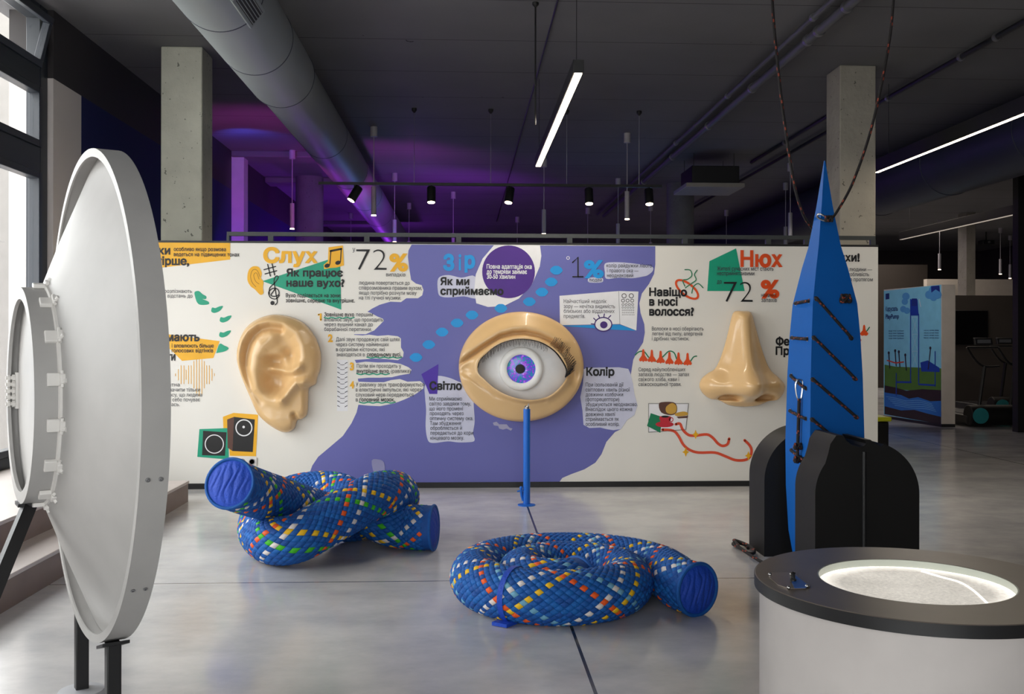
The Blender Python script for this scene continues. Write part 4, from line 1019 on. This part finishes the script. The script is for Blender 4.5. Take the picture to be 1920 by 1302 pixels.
for f, a, b in ((1, (1530.6, 559.6), (1595, 632.8)), (1, (1526, 633), (1602, 709)), (1, (1524, 711), (1604.6, 781.6)), (1, (1523, 785.7), (1598, 850)),
                (2, (1493, 565.8), (1517.5, 563)), (2, (1486, 633), (1514.5, 635)), (2, (1485, 707), (1512, 728)), (2, (1483, 775.5), (1512, 785)), (2, (1485.5, 851), (1508, 862))):
    (p0, n0), (p1, _) = face_pt(*a, f), face_pt(*b, f)
    rp = rope('lacing_rope', [p0 + n0 * .001, p0.lerp(p1, .04) + n0 * .011, p0.lerp(p1, .96) + n0 * .011, p1 + n0 * .001], .0105, tower, step=.012)
    for pp in (p0, p1): obj('grommet', MB().lathe([(.009, 0), (.016, 0), (.016, .004), (.009, .004)], pp, n0, 16, closed=True), M['steel'], rp)
def knot(name, p, r, parent):
    return rope(name, [p + Vector((r * sin(2 * t + 1), r * .5 * cos(3 * t) - r * .6, r * .8 * sin(3 * t))) for t in [.35 * i for i in range(18)]], .009, parent, step=.012)
p, n0 = face_pt(1581, 559, 1); knot('rope_knot', p + TN1 * .02, .03, tower)
p, n0 = face_pt(1504, 731, 2); q = MB(); cpts = [p + n0 * .02 + Vector((x, 0, z)) for x, z in ((-.012, .06), (.018, .06), (.024, .03), (.014, -.05), (0, -.062), (-.014, -.05), (-.024, .02))]
obj('carabiner', MB().tube(spline(cpts, 5, True), .006, 8, closed=True), M['steel'], tower)
pp = [p + n0 * .02 + Vector((-.002 * i, 0, -.06 - .07 * i)) for i in range(7)]; rope('tether_rope', pp, .011, tower, step=.012)
for k in (4.4, 5.6): knot('rope_knot', p + n0 * .022 + Vector((-.01, 0, -.06 - .07 * k)), .022, tower)
# hoisting ropes from the ceiling
def hoist(pts, label):
    P = [PZ(*p) for p in pts]; P[-1].z = CEIL
    t = thing('hoist_rope', P[-1], label, 'rope', 'hoisting ropes of the blue tower')
    rope('rope_line', P, .0095, t); obj('ceiling_hook', MB().lathe([(.03, 0), (.03, -.01), (.012, -.02), (.012, -.06)], P[-1], ZU, 12), M['black'], t); return t
hoist([(1524, 430, 6.8), (1514, 417, 6.74), (1503, 395, 6.64), (1490, 350, 6.6), (1475, 260, 6.6), (1460, 140, 6.6), (1448, 0, 6.6), (1440, -215, 6.6)], 'dark flecked rope hanging left of the blue tower tip')
ht = hoist([(1548, 410, 6.42), (1556, 412, 6.42), (1570, 396, 6.44), (1600, 340, 6.47), (1634, 240, 6.5), (1662, 110, 6.5), (1675, 0, 6.5), (1684, -220, 6.5)], 'dark flecked rope clipped to right side of the blue tower tip')
p = PZ(1541, 408, 6.42); obj('carabiner', MB().tube(spline([p + Vector(v) for v in ((-.03, 0, .014), (-.02, -.02, .02), (.02, -.02, 0), (.035, 0, -.016), (.02, .015, -.02), (-.02, .015, .0))], 5, True), .006, 8, closed=True), M['steel'], ht)
knot('rope_knot', PZ(1553, 411, 6.4), .02, ht)
c = PH(1394, 1034); fpts = []
for k in range(24):
    a = k * .42; fpts.append(c + Vector((.04 * cos(a) + .012 * sin(a * 2.3), .2 * sin(a) + .02 * cos(1.7 * a), .016 + .0009 * k)))
fpts = fpts + [PH(1432, 1056, .02), PH(1462, 1057, .015), PH(1487, 1054, .015)]
o = rope('coiled_rope', fpts, .012); recentre(o, c); tag(o, 'dark flecked rope coiled on the floor beside farther arch block', 'rope')

# ------------------------------------------------------------------ round light table
TH = .8; rad_c = math.atan(( -1) * 0) ; an = radians(22.04); Tc = CW(2.863 * math.tan(an), 0, 2.863); RO, RH = .447, .268
tab = thing('light_table', Tc, 'round white light table with dark rim in the right foreground', 'light table')
obj('drum', MB().lathe([(RO - .014, 0), (RO - .014, TH - .034)], Tc, ZU, 128), mat('drum_laminate', (198, 192, 189), .45), tab, angle=60)
obj('table_top', MB().lathe([(RH, TH - .034), (RO, TH - .034), (RO, TH - .002), (RO - .002, TH), (RH, TH)], Tc, ZU, 128, closed=True), M['rubber'], tab, angle=40)
obj('edge_band', MB().lathe([(RO - .002, TH - .0345), (RO + .0015, TH - .0345), (RO + .0015, TH - .002), (RO - .002, TH - .002)], Tc, ZU, 128, closed=True), M['black'], tab, angle=40)
obj('well_ring', MB().lathe([(RH - .004, TH - .034), (RH, TH - .034), (RH, TH - .001), (RH - .004, TH - .001)], Tc, ZU, 128, closed=True), mat('pale_green_ring', (190, 196, 186), .35), tab, angle=40)
def sand_material():
    m = mat('lit_sand', (250, 240, 225), .8); nt, b = nodes(m); tc = nt.nodes.new('ShaderNodeTexCoord')
    n1 = nt.nodes.new('ShaderNodeTexNoise'); n1.inputs['Scale'].default_value = 90; n1.inputs['Detail'].default_value = 8; n1.inputs['Roughness'].default_value = .75
    n2 = nt.nodes.new('ShaderNodeTexNoise'); n2.inputs['Scale'].default_value = 5; n2.inputs['Detail'].default_value = 3
    nt.links.new(tc.outputs['Object'], n1.inputs[0]); nt.links.new(tc.outputs['Object'], n2.inputs[0])
    s = nt.nodes.new('ShaderNodeSeparateXYZ'); nt.links.new(tc.outputs['Object'], s.inputs[0])
    d = math_node(nt, 'SQRT', math_node(nt, 'ADD', math_node(nt, 'POWER', s.outputs[0], 2.), math_node(nt, 'POWER', s.outputs[1], 2.)))
    edge_ = nt.nodes.new('ShaderNodeMapRange'); edge_.inputs[1].default_value = .20; edge_.inputs[2].default_value = .27; edge_.inputs[3].default_value = .62; edge_.inputs[4].default_value = 1.5
    nt.links.new(d, edge_.inputs[0])
    f = nt.nodes.new('ShaderNodeMapRange'); f.inputs[1].default_value = .3; f.inputs[2].default_value = .7; f.inputs[3].default_value = .62; f.inputs[4].default_value = 1.25
    nt.links.new(n1.outputs[0], f.inputs[0]); f2 = nt.nodes.new('ShaderNodeMapRange'); f2.inputs[1].default_value = .3; f2.inputs[2].default_value = .7; f2.inputs[3].default_value = .8; f2.inputs[4].default_value = 1.15
    nt.links.new(n2.outputs[0], f2.inputs[0])
    nt.links.new(math_node(nt, 'MULTIPLY', math_node(nt, 'MULTIPLY', f.outputs[0], f2.outputs[0]), edge_.outputs[0]), b.inputs['Emission Strength'])
    b.inputs['Emission Color'].default_value = RGB(255, 248, 236); nt.links.remove(b.inputs['Base Color'].links[0]); b.inputs['Base Color'].default_value = RGB(150, 145, 138)
    return m
obj('lit_sand_bed', MB().lathe([(0, TH - .022), (RH - .003, TH - .022), (RH - .003, TH - .026), (0, TH - .026)], Tc, ZU, 96), sand_material(), tab)
zs = TH - .0215; A, B_ = PH(1728, 1072, zs), PH(1850, 1131, zs); cc = PH(1800, 1093, zs)
dd = (B_ - A).normalized(); 
obj('cleared_trail', MB().tube(spline([A, PH(1765, 1083, zs), cc, PH(1825, 1108, zs), B_], 8), .0035, 6), mat('bare_lit_glass', (255, 250, 240), .4, emit=1.6), tab)
cp = thing('control_plate', PH(1480, 1090, TH), 'small steel control plate with blue label on the table rim', 'control plate')
pl = [PH(x, y, TH + .0005) for x, y in ((1440, 1076), (1487, 1075.5), (1519, 1101), (1510, 1105), (1478, 1105.5), (1458, 1098), (1443, 1085))]
obj('steel_plate', MB().prism(pl, (0, 0, .003)), mat('warm_steel_plate', (150, 138, 130), .3, metal=.7), cp)
obj('blue_label', MB().prism([PH(x, y, TH + .004) for x, y in ((1484, 1079), (1492, 1080), (1515, 1098), (1512, 1103), (1490, 1103.5), (1485, 1094))], (0, 0, .001)), mat('blue_label_vinyl', (30, 90, 170), .4), cp, label='blue label on steel plate')
kb = PH(1487, 1090, TH + .004); obj('joystick', MB().lathe([(.009, 0), (.009, .006), (.006, .008), (.006, .02), (.008, .024), (0, .027)], kb, ZU, 16), M['black'], cp)
for x, y in ((1443.5, 1077.5), (1484, 1077.5), (1513, 1099.5), (1479, 1102.5)): obj('dome_screw', MB().sphere(PH(x, y, TH + .006), .0055, 8), M['steel'], cp)

# ------------------------------------------------------------------ ceiling services
def along(px0, py0, z): p = PH(px0, py0, z); return p
DX, DZ = -1.78 + 0, 4.02
duct = thing('ventilation_duct', (DX, 12, DZ), 'large grey round ventilation duct running along the left ceiling', 'duct')
obj('duct_tube', MB().lathe([(.32, 0), (.32, 10.3), (.295, 10.55), (.295, 27)], (DX, -.6, DZ), (0, 1, 0), 64), M['duct'], duct)
for k, y in enumerate((4.9, 6.1, 7.3, 8.5, 9.7, 12.6, 15.2, 17.8, 20.4)):
    r = .32 if y < 9.8 else .295
    obj('seam_band', MB().lathe([(r, 0), (r + .003, .002), (r + .003, .014), (r, .016)], (DX, y, DZ), (0, 1, 0), 64, closed=True), M['ductd'], duct)
gc = Vector((DX, 7.1, DZ)); ga = radians(-38); gn = Vector((cos(ga), 0, sin(ga))); gt = Vector((-sin(ga), 0, cos(ga)))
gv = obj('air_grille', MB().obox(gc + gn * .315, gn * .014, (0, .3, 0), gt * .085), M['duct'], duct, bevel=.004)
obj('grille_louvres', MB().obox(gc + gn * .327, gn * .003, (0, .265, 0), gt * .06), M['ink'], gv)
q = MB()
for k in range(5): q.obox(gc + gn * .332 + gt * (-.05 + .025 * k), gn * .004, (0, .265, 0), gt * .003)
obj('grille_slats', q, M['duct'], gv)
for y in (5.4, 10.9, 16.5): obj('hanger_strap', MB().box((DX - .01, y, DZ + .3), (DX + .01, y + .02, CEIL)), M['steelg'], duct)

o = thing('ventilation_duct', (6.97, 15, 3.99), 'wide dark blue duct under the ceiling at the right side', 'duct')
obj('duct_tube', MB().lathe([(.452, 0), (.452, 25)], (6.97, 4, 3.99), (0, 1, 0), 56), M['ductd'], o)
for y in (9.2, 11.6, 14, 16.4): obj('seam_band', MB().lathe([(.452, 0), (.46, .003), (.46, .03), (.452, .033)], (6.97, y, 3.99), (0, 1, 0), 56, closed=True), M['ductd'], o)
for y in (10, 16): obj('hanger_strap', MB().box((6.96, y, 4.42), (6.98, y + .02, CEIL)), M['black'], o)

def conduit(X, y0, y1, r, z, m, label, clamps=(), name='conduit_pipe'):
    t = thing(name, (X, (y0 + y1) / 2, z), label, 'conduit')
    obj('pipe', MB().cyl((X, y0, z), (X, y1, z), r, 12), m, t)
    for y in clamps: obj('clamp', MB().lathe([(r, 0), (r + .012, 0), (r + .012, .05), (r, .05)], (X, y, z), (0, 1, 0), 14, closed=True), M['steelg'], t)
    return t
cg = mat('grey_conduit', (86, 87, 92), .45)
conduit(3.36, -2, 24, .045, CEIL - .09, cg, 'thicker of the paired grey pipes crossing ceiling right of centre', (8.1, 8.6, 9.3, 9.6, 11.5, 13.6, 16, 18.6))
conduit(3.2, -2, 24, .025, CEIL - .06, cg, 'thinner of the paired grey pipes crossing ceiling right of centre', (9, 12, 15))
conduit(5.2, -2, 24, .03, CEIL - .06, M['black'], 'dark pipe on the ceiling left of wide dark blue duct', (9.5, 10.2, 12))
conduit(.82, -2, 26, .008, CEIL - .01, M['black'], 'thin black cable run on the ceiling beside linear lamp', (), 'ceiling_cable')
p = PH(1004, 5, CEIL); t = thing('hanging_cord', p, 'thin black cord hanging from the ceiling left of the linear lamp', 'cord')
obj('cord', MB().cyl(p, (p.x, p.y, 3.4), .008, 8), M['black'], t); obj('hook', MB().lathe([(.03, 0), (.03, -.02), (.01, -.04)], p, ZU, 12), M['black'], t)

def linear_lamp(x, y0, y1, z, wd, h, label, m, wires=(), zone=None):
    t = thing('linear_lamp', (x, (y0 + y1) / 2, z), label, 'lamp')
    obj('housing', MB().box((x - wd / 2, y0, z + .006), (x + wd / 2, y1, z + h)), M['black'], t, bevel=.003)
    obj('diffuser', MB().box((x - wd / 2 + .012, y0 + .01, z), (x + wd / 2 - .012, y1 - .01, z + .007)), m, t)
    for y in wires: obj('suspension_wire', MB().cyl((x, y, z + h), (x, y, CEIL), .003, 6), M['black'], t)
    return t
linear_lamp(.86, 7.55, 11.75, 3.5, .082, .105, 'lit black linear lamp hanging above the giant eye', M['lamp'], (7.7, 11.6))
linear_lamp(5.02, 6.5, 11.95, 3.5, .06, .16, 'lit black linear lamp hanging right of concrete column', M['lamp'], (8.0, 11.6))
linear_lamp(9.0, 14.0, 20.2, 3.5, .08, .16, 'dim black linear lamp hanging farthest right above the poster', M['lamp_dim'], (15, 19.8))
lamp('lamp_glow', 'AREA', (.86, 9.65, 3.49), 52, (1, .9, .74), .05, (.86, 9.65, 0), sy=4.1)
lamp('lamp_glow', 'AREA', (5.02, 9.2, 3.49), 26, (1, .88, .7), .05, (5.02, 9.2, 0), sy=5.2)

# track with five spot heads
tz = 3.5; ty = PH(920, 205, CEIL).y
a, b = PZ(600, 347, 13.2), PZ(1243, 349, 13.2)
trk = thing('lighting_track', ((a.x + b.x) / 2, ty, tz), 'black lighting track with spotlights hung behind the exhibit wall', 'lighting track')
obj('rail', MB().box((a.x, ty - .018, tz - .018), (b.x, ty + .018, tz + .018)), M['ink'], trk)
for px in (777, 920, 1063, 1200):
    x = PZ(px, 347, 13.2).x; obj('suspension_wire', MB().cyl((x, ty, tz), (x, ty, CEIL), .004, 6), M['steelg'], trk); obj('wire_anchor', MB().lathe([(.035, 0), (.035, -.03), (.01, -.06)], (x, ty, CEIL), ZU, 12), M['black'], trk)
for i, (px, py, lean) in enumerate(((667, 366, (-.55, -.3)), (809, 367, (0, -.25)), (955, 367, (-.15, -.3)), (1105, 368, (0, -.3)), (1219, 368, (0, -.3)))):
    p = PZ(px, py, 13.2); p.y = ty; d = Vector((lean[0], lean[1], -1)).normalized()
    s = thing('track_spotlight', (p.x, ty, tz - .02), ('tilted leftmost', 'second from left', 'third from left', 'fourth from left', 'rightmost')[i] + ' black spotlight on the lighting track', 'spotlight', 'spotlights on the lighting track')
    obj('stem', MB().cyl((p.x, ty, tz - .015), (p.x, ty, p.z + .05), .012, 10), M['black'], s)
    obj('head', MB().lathe([(.052, -.11), (.058, -.1), (.058, .1), (.052, .105), (.052, .1), (.046, .095)], p, d, 24), M['black'], s)
    obj('lens', MB().lathe([(.0, .1), (.048, .1), (.048, .106), (0, .107)], p, d, 20), M['lens'], s)
lamp('track_glow', 'SPOT', (0.9, ty - .1, 3.3), 30, (1, .85, .65), .05, (.9, 15, 0), 90)

# pendant lamps
PEND = None
def pendant(px, pycap=None, pyb=None, label=''):
    global PEND
    if pycap is not None: p = PH(px, pycap, CEIL)
    else:
        Z = FPX * (3.22 - 1.5) / (HOR - pyb); p = PZ(px, 300, Z)
    p.z = CEIL
    if PEND is None:
        PEND = thing('pendant_lamp', p, label, 'pendant lamp', 'slim tube pendants of the hall')
        obj('ceiling_cap', MB().cyl(p, p - ZU * .14, .05, 20), M['pend'], PEND)
        obj('rod', MB().cyl(p - ZU * .14, p - ZU * .86, .007, 8), M['pend'], PEND)
        bd_ = obj('tube_body', MB().cyl(p - ZU * .86, p - ZU * 1.265, .036, 24), M['pend'], PEND)
        obj('lit_end', MB().lathe([(.033, 0), (.034, -.015), (0, -.017)], p - ZU * 1.265, ZU, 20), M['lens'], bd_)
        return PEND
    return dup(PEND, p, label)
for a in ((701, 238, None, 'slim pendant nearest the long duct, bluish on one side'), (740, 325, None, 'slim pendant just right of pendant nearest the duct'), (548, 282, None, 'slim violet lit pendant left of round column'),
          (1020, 298, None, 'slim pendant below the far end of the linear lamp'), (1176, 250, None, 'slim pendant hanging lowest between the two right track spotlights'), (1159, 335, None, 'slim pendant partly hidden by railing left of rightmost spotlight'),
          (1482, 306, None, 'taller of the two slim pendants left of blue tower'), (1473, 343, None, 'lower of the two slim pendants left of blue tower'), (1362, 394, None, 'far slim pendant beside the round column under the air conditioner'),
          (850, 360, None, 'far slim pendant between second and third track spotlights'), (767, 381, None, 'far slim pendant left of second track spotlight'), (970, 407, None, 'far slim pendant below third track spotlight'),
          (1102, 390, None, 'far slim pendant below fourth track spotlight'), (1220, 384, None, 'far slim pendant below rightmost track spotlight'), (658, 400, None, 'far slim pendant beside the duct end'),
          (1762, None, 505, 'slim pendant over the blue poster panel'), (1876, None, 513, 'left one of two slim pendants at the far right'), (1894, None, 521, 'right one of two slim pendants at the far right')):
    pendant(*a)

# ceiling cassette
a, b = PZ(1292, 340, 16.2), PZ(1392, 340, 16.2)
ac = thing('ceiling_air_conditioner', ((a.x + b.x) / 2, a.y + .5, 4.0), 'dark ceiling cassette air conditioner above round column', 'air conditioner')
obj('casing', MB().box((a.x + .06, a.y + .06, 4.0), (b.x - .02, a.y + .9, 4.29)), M['black'], ac, bevel=.01)
obj('fascia', MB().box((a.x - .05, a.y - .02, 3.93), (b.x + .05, a.y + .98, 4.0)), mat('dim_beige_fascia', (150, 146, 140), .5), ac, bevel=.01)
for x in (a.x + .1, b.x - .1):
    for y in (a.y + .1, a.y + .8): obj('hanger_rod', MB().cyl((x, y, 4.28), (x, y, CEIL), .006, 6), M['black'], ac)
conduit(a.x + 1.25, 12, 16.8, .03, CEIL - .03, M['black'], 'dark insulated pipe leading to the ceiling air conditioner', (13, 15))

# railing standing behind the wall
yr = YW + .22; zr = PY(900, 441, yr).z; x0, x1 = PY(426, 440, yr).x, PY(1640, 440, yr).x
rl = thing('guard_railing', ((x0 + x1) / 2, yr, 0), 'dark steel railing rising just above the exhibit wall', 'railing')
obj('top_rail', MB().box((x0, yr - .02, zr - .025), (x1, yr + .02, zr + .015)), mat('dark_grey_rail', (60, 64, 66), .45), rl)
for px in (428, 508, 688, 860, 1068, 1284, 1440, 1512, 1636):
    x = PY(px, 440, yr).x; wd = .012 if px == 428 else .026
    obj('post', MB().box((x - wd, yr - .019, 0), (x + wd, yr + .019, zr - .02)), mat('dark_grey_rail', (60, 64, 66), .45), rl)

# ------------------------------------------------------------------ right hand background
q0, q1 = PZ(1657, 700, 18.3), PZ(1766, 700, 16.5); q0.z = q1.z = 0
rv = (q1 - q0).normalized(); nv = Vector((rv.y, -rv.x, 0)); 
if nv.dot(EYE - q0) < 0: nv = -nv
PB = Board(q0, rv, nv); ph_ = 2.36
dv = PZ(1791, 700, 16.5) - PZ(1766, 700, 16.5)
pp = thing('poster_partition', (q0 + q1) / 2, 'white freestanding partition with a blue water pump poster', 'partition')
e = dv - nv * 0
obj('partition_board', MB().prism([q0, q1, q1 + dv, q0 + dv], (0, 0, ph_)), mat('pale_partition_paint', (206, 196, 186), .5), pp)
obj('partition_plinth', MB().prism([q0 + nv * .004, q1 + nv * .004 - FW * .004, q1 + dv - FW * .004, q0 + dv], (0, 0, .05)), M['black'], pp)
def pw(name, rgb, fn, label=None):
    q = MB(); fn(q); return obj(name, q, mat(name + '_print_%d' % (rgb[0] * 7 + rgb[1] + rgb[2]), rgb, .5), pp, smooth=False)
pw('poster_sky', (126, 196, 222), lambda q: fill(PB, q, [(1657.5, 546), (1765, 534), (1765, 797), (1657.5, 778)], .003))
pw('poster_grass', (78, 118, 40), lambda q: fill(PB, q, [(1659, 684), (1680, 688), (1765, 691), (1765, 738), (1659, 728)], .004))
pw('poster_soil', (44, 32, 28), lambda q: fill(PB, q, [(1659, 723), (1680, 727), (1700, 733), (1730, 730), (1765, 732), (1765, 796), (1659, 777)], .005))
pw('poster_river', (38, 108, 190), lambda q: fill(PB, q, [(1659, 736), (1670, 738), (1690, 741), (1705, 748), (1722, 745), (1745, 753), (1765, 752), (1765, 782), (1740, 776), (1715, 769), (1690, 770), (1659, 762)], .006))
def waves(q):
    for k in range(5): line2(PB, q, [(1662 + 4 * k, 744 + 4 * k), (1680 + 4 * k, 747 + 4 * k), (1700 + 3 * k, 752 + 3.4 * k), (1725 + 3 * k, 751 + 4 * k), (1748 + 2 * k, 758 + 3.5 * k)], .8, .007, 3)
pw('poster_waves', (120, 180, 226), waves)
def pipes(q):
    for a in ([(1681, 742), (1681, 701)], [(1681, 717), (1709, 717)], [(1708, 717), (1708, 562)], [(1723, 590), (1723, 721)], [(1723, 721), (1754, 723)], [(1754, 724), (1754, 660)]): line2(PB, q, a, 3.2, .0065)
    fill(PB, q, [(1707, 562), (1721, 562), (1723, 592), (1709, 592)], .006); fill(PB, q, [(1726, 680), (1740, 676), (1762, 690), (1762, 698), (1728, 697)], .0045)
pw('poster_pipes', (22, 62, 160), pipes)
def lattice(q):
    for k in range(3):
        y = 595 + 32 * k; line2(PB, q, [(1711, y), (1721, y + 30)], .6, .006); line2(PB, q, [(1721, y), (1711, y + 30)], .6, .006); line2(PB, q, [(1711, y), (1721, y)], .6, .006)
    line2(PB, q, [(1724, 562), (1727, 575)], 2.5, .006)
pw('poster_lattice', (196, 214, 230), lattice)
pw('poster_clouds', (80, 150, 206), lambda q: [fill(PB, q, ellipse((x, y), r, r, 16), .0045 + i * .0002) for i, (x, y, r) in enumerate(((1699, 556, 7), (1694, 580, 6), (1701, 583, 6), (1697, 566, 6), (1743, 553, 8), (1751, 545, 9), (1758, 553, 8), (1751, 558, 7)))])
pw('poster_tank_top', (24, 50, 130), lambda q: (fill(PB, q, [(1746, 537), (1762, 535.5), (1763, 548), (1755, 543), (1747, 549)], .006), fill(PB, q, [(1710, 560), (1720, 560), (1720, 574), (1710, 574)], .0068)))
def ppl(q):
    for x, y in ((1667, 664), (1679, 660), (1686, 662), (1698, 668)): line2(PB, q, [(x, y), (x + 1, y + 14), (x + 2, y + 26)], 3.6, .007); fill(PB, q, ellipse((x, y - 2), 2, 3, 10), .007)
    line2(PB, q, [(1745, 656), (1743, 676), (1741, 692)], 3, .007); fill(PB, q, ellipse((1745, 653), 2, 3, 10), .007)
pw('poster_children', (44, 40, 52), ppl)
pw('poster_roundabout', (206, 70, 50), lambda q: line2(PB, q, [(1664, 676), (1680, 681), (1695, 679)], 2.4, .0075))
q = MB(); text(PB, q, 'Карусель', 1661, 584, 1684, 8, .006, .03); text(PB, q, 'PlayPump', 1661, 598, 1686, 8, .006, .03)
for k in range(4): text(PB, q, 'вода тече трубами', 1667, 622 + 4.6 * k, 1695, 2.6, .006); text(PB, q, 'насос качає воду', 1733, 621 + 4.6 * k, 1761, 2.6, .006)
fill(PB, q, [(1661, 551), (1668, 550), (1668, 561), (1661, 562)], .006)
obj('poster_text', q, mat('navy_poster_ink', (26, 52, 110), .5), pp, smooth=False)

# dark exercise bay
def wallbox(name, a, b, Z, d, z0, z1, m, label, cat):
    A, Bq = PZ(a, 600, Z), PZ(b, 600, Z)
    o = obj(name, MB().box((A.x, A.y, z0), (Bq.x, A.y + d, z1)), m); recentre(o, ((A.x + Bq.x) / 2, A.y, 0)); return tag(o, label, cat)
brownw = mat('dark_brown_wall', (50, 44, 40), .7)
wallbox('bay_partition', 1775, 1990, 21.2, .2, 0, 2.38, brownw, 'dark brown partition behind the treadmills', 'partition')
wallbox('pale_partition', 1738, 1912, 27, .2, 0, 3.06, mat('pale_far_board', (190, 180, 168), .6), 'pale partition far behind, above the dark bay', 'partition')
wallbox('timber_partition', 1600, 1742, 29, .2, 0, 3.6, mat('timber_far_board', (44, 36, 30), .7), 'dark timber partition far behind the poster panel', 'partition')
wallbox('steel_post', 1909, 1925, 15.6, .16, 0, CEIL, M['black'], 'dark steel post at the far right edge', 'post')
wallbox('concrete_column', 1812, 1829, 24, .42, 0, CEIL, M['conc2'], 'slim concrete column above the dark exercise bay', 'column')
A, Bq = PZ(1792, 582, 21.1), PZ(1857, 648, 21.1)
tv = thing('wall_screen', ((A.x + Bq.x) / 2, A.y, Bq.z), 'switched off black screen on the dark partition behind treadmills', 'screen')
yy = PZ(1775, 600, 21.2).y
obj('bezel', MB().box((A.x, yy - .06, Bq.z), (Bq.x, yy - .002, A.z)), M['black'], tv, bevel=.006); obj('glass_panel', MB().box((A.x + .015, yy - .064, Bq.z + .015), (Bq.x - .015, yy - .058, A.z - .015)), mat('dark_screen_glass', (8, 8, 10), .1), tv)
def treadmill(px, pyb, Z, label):
    o = PH(px, pyb); o = PZ(px, pyb, Z); o.z = 0
    t = thing('treadmill', o, label, 'treadmill', 'treadmills in the dark bay'); X = lambda a, b, c: o + R0 * a + FW * b + ZU * c
    obj('deck', MB().obox(X(.42, .55, .12), R0 * .45, FW * .75, ZU * .07), M['black'], t, bevel=.02)
    obj('motor_hood', MB().cyl(X(-.02, -.2, .2), X(.86, -.2, .2), .17, 28), M['blackm'], t, bevel=.02)
    obj('hood_badge', MB().lathe([(0, 0), (.13, 0), (.13, .006), (0, .008)], X(.12, -.37, .2), -FW, 24), mat('teal_badge', (40, 130, 136), .4), t)
    obj('belt', MB().obox(X(.42, .6, .194), R0 * .3, FW * .7, ZU * .004), M['ink'], t)
    for s in (.2, .72): obj('upright', MB().tube([X(s, -.1, .2), X(s + .18, .05, 1.0)], .03, 10), M['black'], t); obj('handrail', MB().tube(spline([X(s + .45, .1, 1.0), X(s + .18, .05, 1.0), X(s + .02, .03, 1.1), X(s - .14, 0, 1.32)], 5), .018, 10), M['black'], t)
    obj('crossbar', MB().tube([X(.06, 0, 1.32), X(.58, 0, 1.32)], .018, 10), M['black'], t)
    c = obj('console', MB().obox(X(.32, -.02, 1.42), R0 * .15, FW * .03, ZU * .06 + FW * .02), M['black'], t, bevel=.01); obj('display', MB().obox(X(.32, -.06, 1.42), R0 * .11, FW * .004, ZU * .03), mat('grey_display', (90, 92, 96), .3), c)
    return t
treadmill(1806, 800, 16.7, 'nearer black treadmill with teal badge beside poster panel')
treadmill(1850, 780, 18.9, 'second black treadmill cut by the right picture edge')
# bin behind the wall end
p = PZ(1646, 780, 13); p.z = 0; 
bn = thing('waste_bin', p, 'dark waste bin with lime lid peeking past the wall end', 'bin')
obj('bin_body', MB().box((p.x - .3, p.y - .15, 0), (p.x + .085, p.y + .25, .4)), M['blackm'], bn, bevel=.02); obj('bin_lid', MB().box((p.x - .32, p.y - .17, .4), (p.x + .115, p.y + .27, .46)), M['lime'], bn, bevel=.015)
# ceiling projector far right
p = PH(1849, 455, CEIL - .3); pj = thing('ceiling_projector', p, 'small dark projector hanging from the far right ceiling', 'projector')
obj('projector_body', MB().box((p.x - .17, p.y - .15, p.z - .06), (p.x + .17, p.y + .15, p.z + .06)), M['black'], pj, bevel=.01); obj('mount', MB().cyl((p.x, p.y, p.z + .05), (p.x, p.y, CEIL), .02, 10), M['black'], pj); obj('lens', MB().cyl((p.x, p.y - .15, p.z), (p.x, p.y - .18, p.z), .035, 16), M['steelg'], pj)
